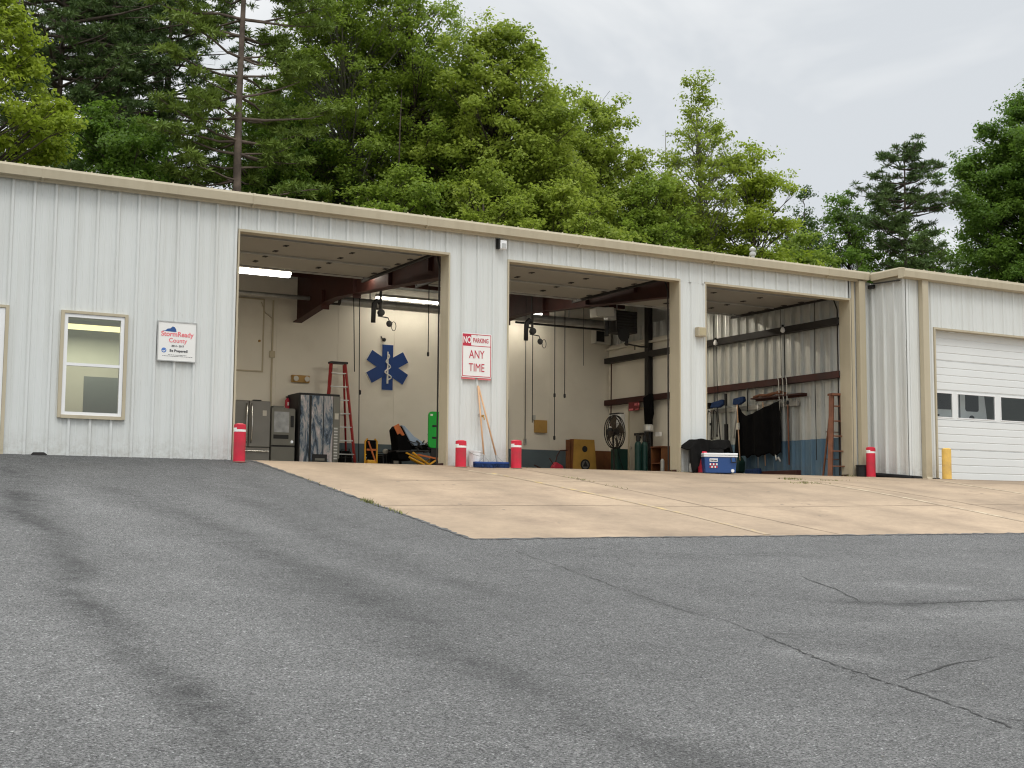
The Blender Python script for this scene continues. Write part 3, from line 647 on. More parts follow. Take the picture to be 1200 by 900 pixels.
V.part('rear_window', MB().prism(rpoly(51.6, 52.9, 4.7, 6.2), 'y', vy-.03, vy+.02), 'black')
V.part('rear_door_seam', MB().box(51.0, 51.08, vy-.02, vy+.02, 1.5, 7.0), 'black')
V.part('door_handle', MB().box(48.3, 49.0, vy-.07, vy, 4.25, 4.38), 'black'); V.part('badge', MB().lathe((52.2, vy, 4.18), [(.25, -.04), (.25, .02)], 18, 'y'), 'black')
for s_ in (x0+.05, x1-.75):
    for yw in (vy+3, vy+14):
        w = V.part('wheel', MB().lathe((s_, yw, 1.15), [(.8, 0), (1.13, .08), (1.13, .62), (.8, .7)], 24, 'x'), 'rubber')
        V.part('rim', MB().lathe((s_, yw, 1.15), [(.6, -.02), (.65, .72)], 16, 'x'), 'galv', w)
V.part('tail_light', MB().box(x0+.05, x0+.35, vy-.04, vy+.1, 2.6, 3.9), 'red'); V.part('tail_light', MB().box(x1-.35, x1-.05, vy-.04, vy+.1, 2.6, 3.9), 'red')
V.part('bumper', MB().box(x0+.1, x1-.1, vy-.35, vy, 1.2, 1.7), 'black', bevel=.05)

# ------------------------------------------------------------------ lights under the roof
def tube_light(name, label, x0, x1, y, z, power, grp='fluorescent strip lights under the garage roof'):
    t = Thing(name, label, 'ceiling light', ((x0+x1)/2, y, z), grp)
    h = MB(); h.prism([(y-.28, z+.10), (y+.28, z+.10), (y+.12, z+.32), (y-.12, z+.32)], 'x', x0, x1)
    for x in (x0+.4, x1-.4): h.bar((x, y, z+.3), (x, y, 13.2+y/12), .03)
    t.part('housing', h, 'offwhite')
    t.part('lamp_tube', MB().tube([(x0+.05, y-.13, z+.02), (x1-.05, y-.13, z+.02)], .065, 8).tube([(x0+.05, y+.13, z+.02), (x1-.05, y+.13, z+.02)], .065, 8), 'tube')
    ld = bpy.data.lights.new('strip_glow', 'AREA'); ld.shape = 'RECTANGLE'; ld.size = (x1-x0)*FT; ld.size_y = .14*FT; ld.energy = power; ld.color = (1, .90, .74)
    lo = bpy.data.objects.new('strip_glow', ld); COL.objects.link(lo); lo.parent = t.e; lo.location = (0, 0, -.06*FT)
    return t
PW = 27
tube_light('strip_light', 'lit fluorescent strip at upper left inside the first open bay', -.3, 8.1, 15, 12.55, PW*1.2)
tube_light('strip_light', 'lit fluorescent strip above the back wall duct seen in first bay', 19.7, 26.6, 28, 14.0, PW*.3)
tube_light('strip_light', 'lit fluorescent strip above the duct seen at left of second bay', 30.0, 35.2, 28, 13.9, PW*.3)
tube_light('strip_light', 'short lit strip glimpsed beside the red rafter of the first bay', 13.0, 15.8, 15.2, 13.3, PW*.3)
for k, (a_, b_) in enumerate(((4.5, 8.5), (19.5, 25.5), (32.5, 38.5))):  # added strips, out of view, put here to light the back walls
    tube_light('strip_light', ['unseen added strip light above the raised door of the first bay', 'unseen added strip light above the raised door of the second bay', 'unseen added strip light above the raised door of the third bay'][k], a_, b_, 14.2, 13.45, PW*[1.5, 1.9, 1.5][k])
# a lit lamp in the office
t = Thing('office_light', 'pale yellow lit strip light seen through the office window top', 'ceiling light', (-6.2, 6, 7.0))
t.part('housing', MB().box(-9.5, -2.5, 5.8, 6.2, 7.2, 7.4), 'offwhite'); t.part('lamp_tube', MB().box(-9.5, -2.5, 5.82, 6.18, 6.95, 7.19), 'tubey')
ld = bpy.data.lights.new('office_glow', 'AREA'); ld.shape = 'RECTANGLE'; ld.size = 2; ld.size_y = .2; ld.energy = 34; ld.color = (1, .9, .7)
lo = bpy.data.objects.new('office_glow', ld); COL.objects.link(lo); lo.parent = t.e; lo.location = (0, 0, -.03)
tag(MB().box(-6.1, -3.6, 7.4, 7.5, 2.6, 4.6).box(-5.1, -4.7, 7.42, 7.55, 2.3, 2.6).build('monitor', shade('dull_screen', (.17, .20, .20), rough=.3), org=(-4.9, 7.5, 2.3)), 'dark screen standing inside behind the lower office window', 'monitor')
tag(MB().box(-8, -2.4, 6.5, 8.6, 2.15, 2.3).box(-7.9, -7.7, 6.6, 8.5, 0, 2.15).box(-2.7, -2.5, 6.6, 8.5, 0, 2.15).build('desk', 'brown', org=(-5, 7.5, 0)), 'desk inside the office under the dark screen', 'desk')

# ------------------------------------------------------------------ duct, pipe, reels, cords in the bays
T = Thing('exhaust_duct', 'long round silver duct hung high along the back wall', 'duct', (30, 27.5, 13.4))
dk = MB().tube([(16.5, 27.5, 13.42), (42.3, 27.5, 13.42)], .34, 16)
for x in range(18, 42, 3): dk.tube([(x, 27.5, 13.42), (x+.12, 27.5, 13.42)], .37, 16)
T.part('duct_pipe', dk, 'galv', smooth=False)
for x in (19, 25, 31, 37): T.part('hanger', MB().bar((x, 27.5, 13.7), (x, 27.5, 15.6), .08), 'galv')
T.part('end_cap', MB().tube([(14.9, 27.5, 13.42), (16.5, 27.5, 13.42)], .34, 12, r2=.36), 'darksteel')
tag(MB().tube([(-.5, 27.2, 13.3), (16.2, 27.2, 13.35)], .16, 10).build('ceiling_pipe', 'galv', org=(8, 27.2, 13.3), smooth=True), 'thin grey pipe running left of the duct above the hatch', 'pipe')
tag(MB().tube([(31.5, 26.8, 12.85), (42, 26.8, 12.85)], .09, 8).build('ceiling_pipe', 'black', org=(30, 25.8, 12.5), smooth=True), 'thin black pipe hung below the silver duct', 'pipe')

def reel(x, y, z, label):
    T = Thing('hose_reel', label, 'hose reel', (x, y, z), 'black hose reels hung in the bays')
    T.part('bracket', MB().box(x-.05, x+.45, y-.1, y+.1, z+.95, z+1.05).bar((x+.4, y, z+1), (x+.4, y, 14.6), .14).bar((x+.05, y, z+1), (x+.05, y, z+1.6), .1), 'darksteel')
    T.part('hose_drop', MB().tube([(x+.35, y, z+1.45), (x+.1, y, z+1.6), (x-.12, y, z+1.35), (x-.15, y, z+.0)], .17, 12), 'black', smooth=True)
    T.part('drum', MB().lathe((x+.45, y-.15, z+.75), [(.1, 0), (.24, .02), (.26, .15), (.24, .3), (.1, .32)], 16, 'y'), 'black')
    T.part('arm', MB().bar((x+.2, y, z+.5), (x+1.0, y, z+.42), .07), 'darksteel')
    T.part('cord_plug', MB().lathe((x+1.1, y-.1, z+.0), [(.05, 0), (.2, .03), (.24, .1), (.2, .17), (.05, .2)], 14, 'y').tube([(x+1.0, y, z+.42), (x+1.1, y, z+.2)], .03), 'black')
    ring = [(x+1.45+.18*math.cos(a), y, z-.15+.33*math.sin(a)) for a in [2*math.pi*i/12 for i in range(13)]]
    T.part('cable_loop', MB().tube(ring, .025, 5, cap=False), 'rubber')
reel(16.25, 20, 10.8, 'black hose reel hanging left above the blue star sign')
reel(28.75, 20, 10.4, 'black hose reel hanging at left of the second open bay')
def cord(x, y, z0, z1, label, knob=None, cat='cord', r=.035, mat='rubber', x1=None):  # pull cords hung from the ceiling; only some carry a switch knob
    x1 = x if x1 is None else x1
    mb = MB().tube([(x1, y, z1), ((x+x1)/2, y, (z0+z1)/2+.3), (x, y, z0)], r, 6); T = Thing('pull_cord', label, cat, (x, y, z0), 'thin cords hanging from the ceiling')
    T.part('cable', mb, mat, smooth=True)
    for kz in (knob or []): T.part('cord_switch', MB().lathe((x, y, kz), [(.03, 0), (.09, .05), (.09, .28), (.03, .34)], 8), 'black')
cord(14.75, 20, 7.2, 14.6, 'thin dark cord ending behind the top of the red ladder', None, x1=14.5)
cord(15.2, 20, .9, 14.6, 'long dark cord between red ladder and blue star with a switch', [5.6], x1=15.0)
cord(20.45, 20, 8.8, 14.5, 'short cord right of the blue star ending in a knob', [8.65])
cord(28.6, 20, 2.6, 14.5, 'leftmost thin cord in second bay reaching down near the floor', None, r=.022)
cord(29.2, 20, 4.2, 14.5, 'cord in second bay ending at the brass wall box', None)
cord(31.15, 20, 3.1, 14.5, 'longest knotted cord in the middle of the second bay', [6.2, 2.95])
cord(32.05, 20, 6.4, 14.5, 'medium cord in second bay ending in a knob at head height', [6.2])
cord(33.75, 20, 8.8, 14.5, 'short cord at right of the others in second bay', None, r=.022)
# gas heater and clutter under the roof of bay two
T = Thing('unit_heater', 'dark unit heater hung at the end of the silver duct', 'heater', (39.8, 24, 12))
T.part('heater_case', MB().box(38.9, 41.0, 23.2, 24.8, 12.2, 14.0), 'darksteel', bevel=.05)
lv = MB()
for i in range(7): lv.box(39.0, 40.9, 23.12, 23.19, 12.35+i*.23, 12.45+i*.23, Matrix.Rotation(R(25), 3, 'X'))
T.part('louvre', lv, 'black'); T.part('fan_guard', MB().lathe((39.6, 23.1, 12.0), [(.55, 0), (.58, .05), (.3, .1)], 16, 'y'), 'black')
T.part('flue', MB().tube([(38.6, 24, 12.6), (38.5, 24, 11.9), (38.5, 24, 15.2)], .18, 10).tube([(40.2, 23.6, 12.2), (40.2, 23.6, 11.2)], .14, 10), 'black')
T.part('hanger', MB().bar((39.1, 23.4, 14), (39.1, 23.4, 15), .06).bar((40.8, 24.6, 14), (40.8, 24.6, 15), .06), 'galv')
T = Thing('window_air_conditioner', 'white box air conditioner with dark grille high on the back wall', 'air conditioner', (41.55, 29.5, 12))
T.part('case', MB().box(40.75, 42.35, 29.2, 29.93, 12.05, 13.25), 'offwhite', bevel=.04)
T.part('grille', MB().box(40.85, 41.65, 29.16, 29.2, 12.2, 13.1), 'black')
T = Thing('white_duct', 'short pale rectangular duct above the heater in second bay', 'duct', (38.0, 24, 14))
T.part('duct_box', MB().box(36.6, 38.3, 22.6, 23.6, 13.3, 14.0, Matrix.Rotation(R(-6), 3, 'Y')), 'offwhite')
tag(MB().box(37.9, 38.7, 22.9, 23.5, 13.1, 13.9).box(37.75, 38.0, 22.95, 23.4, 13.3, 13.7).build('junction_box', 'galv', org=(38.2, 23, 13.1)), 'small grey metal box fixed beside the unit heater', 'junction box')
tag(MB().tube([(39.6, 23, 11.25), (41.2, 23, 11.1), (42.2, 23.5, 11.2)], .07, 8).tube([(40.6, 23, 11.2), (40.6, 23, 10.8)], .05, 6).build('gas_pipe', 'darksteel', org=(41, 23, 11)), 'thin dark gas pipe leading from the heater to the column', 'pipe')

# ------------------------------------------------------------------ wall signs
def star_of_life():
    cx, cz, y = 21.57, 8.83, 29.80
    T = Thing('star_sign', 'blue six armed star sign with white staff and snake', 'sign', (cx, y+.12, cz-1.8))
    Ro, hw = 1.80, .47; pts = []
    for k in range(6):
        a = R(90-60*k); ax = Vector((math.cos(a), math.sin(a))); px = Vector((math.sin(a), -math.cos(a)))
        p0 = ax*Ro-px*hw; p1 = ax*Ro+px*hw; an = R(90-60*k-30); nn = Vector((math.cos(an), math.sin(an)))*(hw/math.sin(R(30)))
        pts += [p0, p1, nn]
    poly = [(cx+p.x, cz+p.y) for p in pts]
    T.part('star_panel', MB().prism(poly, 'y', y, y+.12), 'star')
    T.part('white_edge', MB().prism([(cx+p.x*1.02, cz+p.y*1.02) for p in pts], 'y', y+.03, y+.125), 'signw')
    T.part('staff', MB().tube([(cx, y-.02, cz+1.25), (cx, y-.02, cz-1.3)], .055, 8, r2=.085), 'signw')
    sn = []
    for i in range(46):
        t = i/45; z = cz+1.05-2.05*t; sn.append((cx+.02+(.10+.22*t)*math.sin(t*15.5+.3), y-.04-.03*math.cos(t*15.5), z))
    T.part('snake', MB().tube(sn, .045, 7, r2=.06), 'signw', smooth=True)
star_of_life()
def no_parking():
    x0, x1, z0, z1, y = 12.93, 14.85, 5.0, 7.52, -.20
    T = Thing('no_parking_sign', 'white and red NO PARKING ANY TIME sign on the first pillar', 'sign', ((x0+x1)/2, y, z0))
    T.part('sign_plate', MB().prism(rpoly(x0, x1, z0, z1, .08), 'y', y, y+.025), 'signw')
    yb = y-.004
    def ring(a, b, c, d, w): return MB().box(a, b, yb-.002, y, c, c+w).box(a, b, yb-.002, y, d-w, d).box(a, a+w, yb-.002, y, c+w, d-w).box(b-w, b, yb-.002, y, c+w, d-w)
    zt = z1-.72
    T.part('red_border', ring(x0+.05, x1-.05, z0+.05, z1-.05, .04).box(x0+.09, x1-.09, yb-.002, y, zt-.02, zt+.02), 'signr')
    T.part('red_panel', MB().box(x0+.09, x0+.60, yb-.002, y, zt+.02, z1-.09), 'signr')
    o = lambda X, Z: (X, yb-.006, Z)
    T.part('sign_lettering', text_mb('NO', .52, o(x0+.345, zt+.31), xs=.62, bold=.012), 'signw')
    T.part('sign_lettering', text_mb('PARKING', .36, o(x0+1.21, zt+.31), xs=.66, bold=.004), 'signr')
    T.part('sign_lettering', text_mb('ANY', .66, o(x0+.96, z0+1.30), xs=.72), 'signr')
    T.part('sign_lettering', text_mb('TIME', .66, o(x0+.96, z0+.55), xs=.72), 'signr')
    T.part('lower_plate', MB().box(x0+.03, x0+.9, y+.03, y+.045, z0-.10, z0+.05).box(x0+1.05, x1-.03, y+.03, y+.045, z0-.10, z0+.05), 'signp')
    T.part('bolt', MB().lathe(((x0+x1)/2, y-.02, z1-.12), [(.03, 0), (.03, .03)], 8, 'y'), 'galv')
no_parking()
def county_sign():
    x0, x1, z0, z1, y = -4.06, -2.17, 4.90, 6.82, -.17
    T = Thing('county_sign', 'square white StormReady County sign right of the office window', 'sign', ((x0+x1)/2, y, z0))
    T.part('sign_plate', MB().box(x0, x1, y, y+.03, z0, z1), 'signw')
    T.part('sign_rim', MB().box(x0-.05, x0, y-.02, y+.05, z0-.05, z1+.05).box(x1, x1+.05, y-.02, y+.05, z0-.05, z1+.05).box(x0, x1, y-.02, y+.05, z1, z1+.05).box(x0, x1, y-.02, y+.05, z0-.05, z0), 'galv')
    w = x1-x0; X = lambda u: x0+u*w; Z = lambda v: z1-v*(z1-z0); yb = y-.006
    T.part('state_outline', MB().prism([(X(.10), Z(.235)), (X(.18), Z(.22)), (X(.24), Z(.17)), (X(.31), Z(.16)), (X(.37), Z(.105)), (X(.42), Z(.12)), (X(.46), Z(.17)), (X(.475), Z(.245)), (X(.44), Z(.25))], 'y', yb, y), 'signb')
    T.part('sign_lettering', text_mb('StormReady', .335, (X(.50), yb, Z(.31)), xs=.98, bold=.008), 'signp')
    T.part('sign_lettering', text_mb('County', .31, (X(.52), yb, Z(.475)), xs=.98, bold=.004), 'signp')
    T.part('sign_lettering', text_mb('2014 - 2017', .13, (X(.52), yb, Z(.62)), bold=.003), 'signk')
    T.part('sign_lettering', text_mb('Be Prepared!', .175, (X(.55), yb, Z(.745)), bold=.004), 'signk')
    fine = MB()
    for r_, (a, b) in enumerate(((.27, .76), (.12, .92))):
        u = a
        rr = random.Random(r_)
        while u < b: l_ = rr.uniform(.02, .06); fine.box(X(u), X(min(b, u+l_)), yb, y, Z(.86+r_*.035), Z(.85+r_*.035)); u += l_+.012
    T.part('fine_print', fine, 'signk')
    T.part('round_seal', MB().lathe((X(.155), yb, Z(.74)), [(.125, 0), (.125, .006)], 24, 'y'), 'seal')
    T.part('seal_wave', MB().prism([(X(.155)-.11, Z(.745)), (X(.155)-.03, Z(.785)), (X(.155)+.03, Z(.775)), (X(.155)+.11, Z(.72)), (X(.155)+.02, Z(.75)), (X(.155)-.04, Z(.76))], 'y', yb-.006, yb-.001), 'signw')
county_sign()
# small things on the outside wall
T = Thing('wall_floodlight', 'small white floodlight under the eave above the first pillar', 'outdoor light', (15.4, -.2, 12.5))
T.part('lamp_housing', MB().box(15.22, 15.62, -.50, -.22, 12.50, 13.0), 'white', bevel=.03); T.part('mounting', MB().box(15.16, 15.34, -.22, -.02, 12.55, 13.12).box(15.16, 15.22, -.4, -.2, 12.5, 13.1), 'black')
T.part('lens', MB().box(15.30, 15.56, -.52, -.50, 12.56, 12.82), 'galv')
T = Thing('wall_sensor_box', 'small square tan box on the second pillar', 'wall box', (29.7, -.2, 8.5))
T.part('case', MB().box(29.35, 29.98, -.42, -.02, 8.48, 9.06), 'tan', bevel=.03); T.part('cover', MB().box(29.43, 29.9, -.44, -.42, 8.56, 8.98), shade('beige_cover', (.42, .36, .22), var=.1))
tag(MB().prism([(-9.9, -.02), (-9.8, .10), (-9.3, .11), (-9.15, 0), (-9.2, -.02)], 'y', -.25, -.11).build('drain_cover', 'darksteel', org=(-9.5, -.2, 0)), 'small dark flap at the wall foot below left of the window', 'drain')
T = Thing('wall_faucet', 'small metal faucet on the first pillar behind broom handle', 'faucet', (14.25, -.15, 2.85))
T.part('valve', MB().lathe((14.3, -.3, 2.85), [(.07, 0), (.07, .2)], 8, 'y').tube([(14.3, -.25, 2.85), (14.3, -.4, 2.72), (14.3, -.42, 2.62)], .04, 6), 'brass'); T.part('tap_wheel', MB().lathe((14.05, -.33, 2.87), [(.11, 0), (.11, .03)], 10, 'y'), 'galv')
# bits on the inner walls
T = Thing('emergency_light', 'tan twin head emergency light on the back wall above vending machine', 'emergency light', (14.3, 29.7, 7.3))
T.part('case', MB().box(13.62, 15.05, 29.68, 29.93, 7.22, 7.78), 'brass', bevel=.04)
for x in (13.9, 14.78): T.part('lamp_head', MB().lathe((x, 29.52, 7.5), [(.2, 0), (.2, .05), (.12, .16)], 14, 'y'), 'offwhite')
tag(MB().box(35.1, 36.2, 29.6, 29.93, 4.15, 5.2).box(35.45, 35.75, 29.57, 29.6, 4.6, 4.9).build('brass_wall_box', 'brass', org=(35.6, 29.7, 4.1), bevel=.03), 'tan metal box on the back wall of the second bay', 'wall box')
tag(MB().box(34.95, 35.15, 29.75, 29.93, 5.2, 5.6).build('outlet_box', 'galv', org=(35, 29.8, 5.2)), 'little grey outlet box above left of the tan wall box', 'outlet')
tag(MB().box(34.1, 34.3, 29.75, 29.93, 3.1, 3.6).tube([(34.2, 29.85, 3.6), (34.2, 29.85, 13.0)], .04, 6).build('wall_conduit', 'galv', org=(34.2, 29.8, 3.1)), 'thin conduit with small box on back wall near pale door', 'conduit')
tag(MB().box(12.0, 12.12, 29.85, 29.93, 5.3, 13.4).box(11.85, 12.25, 29.75, 29.93, 9.0, 9.5).tube([(11.1, 29.85, 13.2), (11.4, 29.85, 12.4), (12.0, 29.85, 12), (12.05, 29.85, 9.6)], .04, 6).build('wall_conduit', 'tan', org=(12, 29.8, 5.3)), 'tan conduit with box beside the wall hatch', 'conduit')
tag(MB().lathe((21.2, 29.6, 11.0), [(.1, 0), (.16, .1), (.1, .3)], 10, 'y').bar((21.2, 29.9, 11), (21, 29.9, 11.3), .06).build('wall_bell', 'black', org=(21.2, 29.7, 11)), 'little dark bell on the wall just above the blue star', 'bell')
T = Thing('paper_dispenser', 'white paper dispenser on end wall left of the fan', 'dispenser', (42.4, 29, 4.5))
T.part('case', MB().box(42.1, 42.6, 27.4, 29.2, 4.3, 5.9), 'white', bevel=.06); T.part('lid_band', MB().box(42.05, 42.6, 27.6, 29.0, 5.9, 6.0), 'black')
T.part('outlet_pipe', MB().tube([(42.3, 28.2, 4.3), (42.3, 28.0, 3.9), (42.3, 27.7, 3.7)], .06, 6), 'galv')
T = Thing('red_wall_sign', 'small dark red sign with faint pale lettering under the girt', 'sign', (42.2, 24.9, 6))
T.part('sign_plate', MB().box(42.0, 42.08, 24.5, 26.0, 6.0, 6.72), shade('dark_sign_red', (.16, .02, .025)))
ln = MB()
for (a, b, c, d) in ((24.4, 24.6, 6.4, 6.62), (24.7, 24.8, 6.4, 6.62), (24.9, 25.1, 6.42, 6.6), (25.3, 25.9, 6.05, 6.2), (24.5, 25.0, 6.08, 6.14)): ln.box(41.985, 42.0, a, b, c, d)
T.part('faded_marks', ln, 'signp')
tag(MB().box(42.35, 42.45, 24.4, 25.0, 3.95, 4.15).box(42.35, 42.45, 25.15, 25.7, 3.95, 4.15).box(42.35, 42.45, 24.8, 25.3, 3.7, 3.85).build('door_notice', 'darksteel', org=(42.4, 25, 3.9)), 'small dark notices stuck on the steel side door', 'notice')
tag(MB().box(41.9, 42.15, 21.4, 22.0, 3.7, 4.05).build('thermostat', 'white', org=(42, 21.7, 3.7)), 'tiny white thermostat right of the dark steel column', 'thermostat')
for k, (y, z) in enumerate(((14.1, 10.3), (6.35, 10.38))):
    T = Thing('wall_bulb', ['bare white bulb on the girt far back in third bay', 'bare white bulb on the girt near the front of third bay'][k], 'bulb', (42, y, z), 'white bulbs along the dark girt in the third bay')
    T.part('bulb_glass', MB().lathe((41.95, y, z), [(.05, 0), (.15, .08), (.17, .2), (.11, .34), (.07, .42)], 14), 'white', smooth=True); T.part('socket', MB().lathe((41.95, y, z+.42), [(.09, 0), (.09, .16)], 10), 'black')
    tag(MB().tube([(42.0, y-.1, z-.1), (42.0, y-.12, z-3.7), (42.05, y-.05, z-4.6 if k == 0 else z-5.2)], .035, 6).tube([(42.0, y+.3, 12.6), (42.0, y+.25, 5.6)], .02, 5).build('bulb_cord', 'rubber', org=(42, y, z)),
        ['dark cord running down the wall below the far bulb', 'dark cord running down the wall below the near bulb'][k], 'cord')
tag(MB().tube([(42.3, 3.36, 13.0), (42.25, 3.4, 7), (42.3, 3.4, 1.2)], .03, 6).build('wall_wire', 'rubber', org=(42.3, 3.4, 1.2)), 'thin dark wire straight down the ribbed wall right of the bulbs', 'wire')

# ------------------------------------------------------------------ bollards
def bollard(x, y, h, label, body='red', r=.30, lean=0, band=True, grp='painted steel bollards along the garage front'):
    z = float(gz(x, y)) if y < 0 else 0
    T = Thing('bollard', label, 'bollard', (x, y, z), grp)
    T.part('post', MB().lathe((x, y, z-.1), [(r, 0), (r, h-.05+.1), (r*.9, h+.06), (r*.5, h+.1)], 28), body, smooth=False)
    if band:
        T.part('tape_band', MB().lathe((x, y, z+h-.42), [(r+.004, 0), (r+.004, .20)], 28), 'band_w')
        T.part('tape_tear', MB().lathe((x+.006, y-.012, z+h-.30), [(r+.0, 0), (r+.0, .13)], 28), body)
    T.part('base_ring', MB().lathe((x, y, z-.02), [(r+.06, 0), (r+.06, .03), (r, .05)], 24), 'joint')
    if lean: T.e.rotation_euler = (0, R(lean), 0)
bollard(.0, -1.0, 1.95, 'red bollard at the left edge of the first open bay')
bollard(12.55, -1.0, 1.50, 'red bollard at the foot of the no parking pillar, left of the brooms')
bollard(16.05, -1.0, 1.62, 'red bollard just right of the brooms at second bay corner')
bollard(29.25, -.85, 1.35, 'red bollard hidden under black tarp beside blue cooler', band=False)
bollard(42.85, -1.2, 2.0, 'red bollard at the right end before the annex')
bollard(46.3, -4.5, 2.05, 'yellow bollard in front of the closed white garage door', 'yellow', band=False)

# ------------------------------------------------------------------ brooms and bucket at the first pillar
def broom(x, y, zt, xt, label, lean_y=-.22, w=1.25):
    z = float(gz(x, y)); T = Thing('push_broom', label, 'broom', (x, y, z), 'blue push brooms leaning on the first pillar')
    T.part('handle', MB().tube([(x, y, z+.35), (xt, lean_y, zt)], .05, 10), 'handle', smooth=True)
    T.part('handle_socket', MB().tube([(x, y, z+.3), (x+(xt-x)*.09, y+.03, z+.72)], .075, 10), 'galv')
    T.part('block', MB().box(x-w/2, x+w/2, y-.14, y+.14, z+.22, z+.34), 'star', bevel=.03)
    br = MB()
    for i in range(46):
        for j in range(4):
            px = x-w/2+.03+i*(w-.06)/45; py = y-.11+j*.073; br.bar((px, py, z+.24), (px+random.gauss(0, .03), py+random.gauss(0, .03)-.03+.02*j, z+.01), .028)
    T.part('bristles', br, 'bluebr')
    T.part('brace', MB().bar((x-.35, y, z+.34), (x, y+.02, z+.62), .03).bar((x+.35, y, z+.34), (x, y+.02, z+.62), .03), 'galv')
broom(14.05, -.95, 4.55, 13.98, 'push broom with upright handle, left of the pair on first pillar', w=1.3)
broom(15.0, -.75, 4.5, 14.02, 'push broom with slanting handle, right of the pair on first pillar', w=1.35)
T = Thing('white_bucket', 'white plastic bucket behind the brooms at the first pillar', 'bucket', (13.75, -.45, 0))
T.part('pail', MB().lathe((13.7, -.5, -.08), [(.33, 0), (.37, .85), (.40, .87), (.40, .93), (.36, .93)], 24), 'white'); T.part('bail', MB().tube([(13.3, -.5, .8), (13.4, -.95, .62), (13.7, -1.0, .55), (14.0, -.95, .62), (14.1, -.5, .8)], .02, 6), 'galv')

# ------------------------------------------------------------------ cooler, tarp over bin at the second pillar
T = Thing('cooler', 'blue cooler with a white lid on the apron by the second pillar', 'cooler', (29.9, -1.5, 0))
c0, c1, cy0, cy1 = 28.82, 31.05, -2.1, -1.0; cz = float(gz(30, -1.5))+.02
T.part('tub', MB().add([(c0+.09, cy0+.05, cz), (c1-.09, cy0+.05, cz), (c1-.09, cy1-.05, cz), (c0+.09, cy1-.05, cz), (c0, cy0, cz+1.05), (c1, cy0, cz+1.05), (c1, cy1, cz+1.05), (c0, cy1, cz+1.05)],
        [(3, 2, 1, 0), (4, 5, 6, 7), (0, 1, 5, 4), (1, 2, 6, 5), (2, 3, 7, 6), (3, 0, 4, 7)]), 'cooler', bevel=.05)
T.part('lid', MB().box(c0-.04, c1+.04, cy0-.04, cy1+.04, cz+1.05, cz+1.15).box(c0-.04, c1+.04, cy0-.04, cy1+.04, cz+1.17, cz+1.31), 'white', bevel=.03)
T.part('handle', MB().tube([(c1-.42, cy0-.02, cz+1.02), (c1-.42, cy0-.12, cz+.72), (c1-.1, cy0-.12, cz+.72), (c1-.1, cy0-.02, cz+1.02)], .035, 8), 'black')
T.part('latch_plate', MB().box(c1-.44, c1-.08, cy0-.012, cy0+.02, cz+.70, cz+1.0), 'signb')
T.part('brand_plate', MB().box(c0+.35, c0+.90, cy0-.02, cy0+.02, cz+.74, cz+.95), 'white'); T.part('brand_lettering', text_mb('Coleman', .15, (c0+.625, cy0-.03, cz+.845), xs=.85, bold=.004), 'signk')
st = MB(); st2 = MB(); rr = random.Random(3)
for i in range(5):
    for j in range(2):
        (st if (i+j) % 2 else st2).box(c0+.36+i*.11, c0+.45+i*.11, cy0+.0, cy0+.035, cz+.34+j*.17, cz+.47+j*.17)
T.part('sticker', st, 'signw'); T.part('sticker', st2, 'signr')
T.part('drain_plug', MB().lathe((c1-.32, cy0+.02, cz+.16), [(.11, -.06), (.11, .06)], 14, 'y'), 'white')
tag(MB().box(28.32, 28.50, -.9, -.75, 0, .5).lathe((31.6, -.2, 0), [(.02, 0), (.02, .1)], 6).build('metal_stake', 'galv', org=(28.4, -.8, 0)), 'short grey stake between red bollard and cooler', 'stake')

T_ = [o for o in COL.objects if o.name == 'cooler'][0]; T_.rotation_euler = (0, 0, R(-20)); T_.scale = (.93, .93, .93)
def cloth(name, label, cat, at, fn, nu, nv, mat, thick=.03):
    vs = [fn(i/nu, j/nv) for j in range(nv+1) for i in range(nu+1)]; w = nu+1
    fs = [(j*w+i, j*w+i+1, (j+1)*w+i+1, (j+1)*w+i) for j in range(nv) for i in range(nu)]
    o = MB().add(vs, fs).build(name, mat, org=at, smooth=True); m = o.modifiers.new('thickness', 'SOLIDIFY'); m.thickness = thick*FT
    return tag(o, label, cat)
# the bin the tarp is thrown over
T = Thing('plastic_bin', 'dark storage tote under the black tarp at the second pillar', 'bin', (29.9, -.4, 0))
T.part('tub', MB().box(28.75, 31.0, -.75, -.15, -.05, 1.72), 'black', bevel=.06); T.part('lid', MB().box(28.68, 31.07, -.8, -.1, 1.72, 1.80), 'black')
def tarp_fn(u, v):
    x = 28.15+u*3.3; y = -.05-1.0*min(v/.45, 1); top = 1.98+.03*math.sin(u*9)+.02*math.sin(u*17+v*5)
    drop = max(0, v-.45)/.55; fall = (1.18 if u < .42 else .52)*(1+.07*math.sin(u*19))
    if .12 < u < .36: fall *= 1.1
    z = top-drop*fall; y -= drop*.16+.06*math.sin(u*17)*drop+(.16*math.sin(u*11+1)*drop)
    if u < .22: s_ = (.22-u)/.22; z -= s_*.85*(.55+.45*v)+.1*math.sin(v*7)*s_; x += .08*math.sin(v*6)*s_
    if u > .92: z -= (u-.92)*9
    return (x, y, z+.012*math.sin(u*31+v*13))
cloth('tarp_over_bin', 'charcoal tarp thrown over a tote behind the blue cooler', 'tarp', (29.8, -.4, 1.8), tarp_fn, 60, 24, 'tarpg')
T = Thing('black_bucket', 'small black bucket behind the far right red bollard', 'bucket', (42.6, -.6, 0))
T.part('pail', MB().lathe((42.6, -.6, .0), [(.34, 0), (.36, .68), (.39, .7), (.39, .76), (.35, .76)], 20), 'rubber')
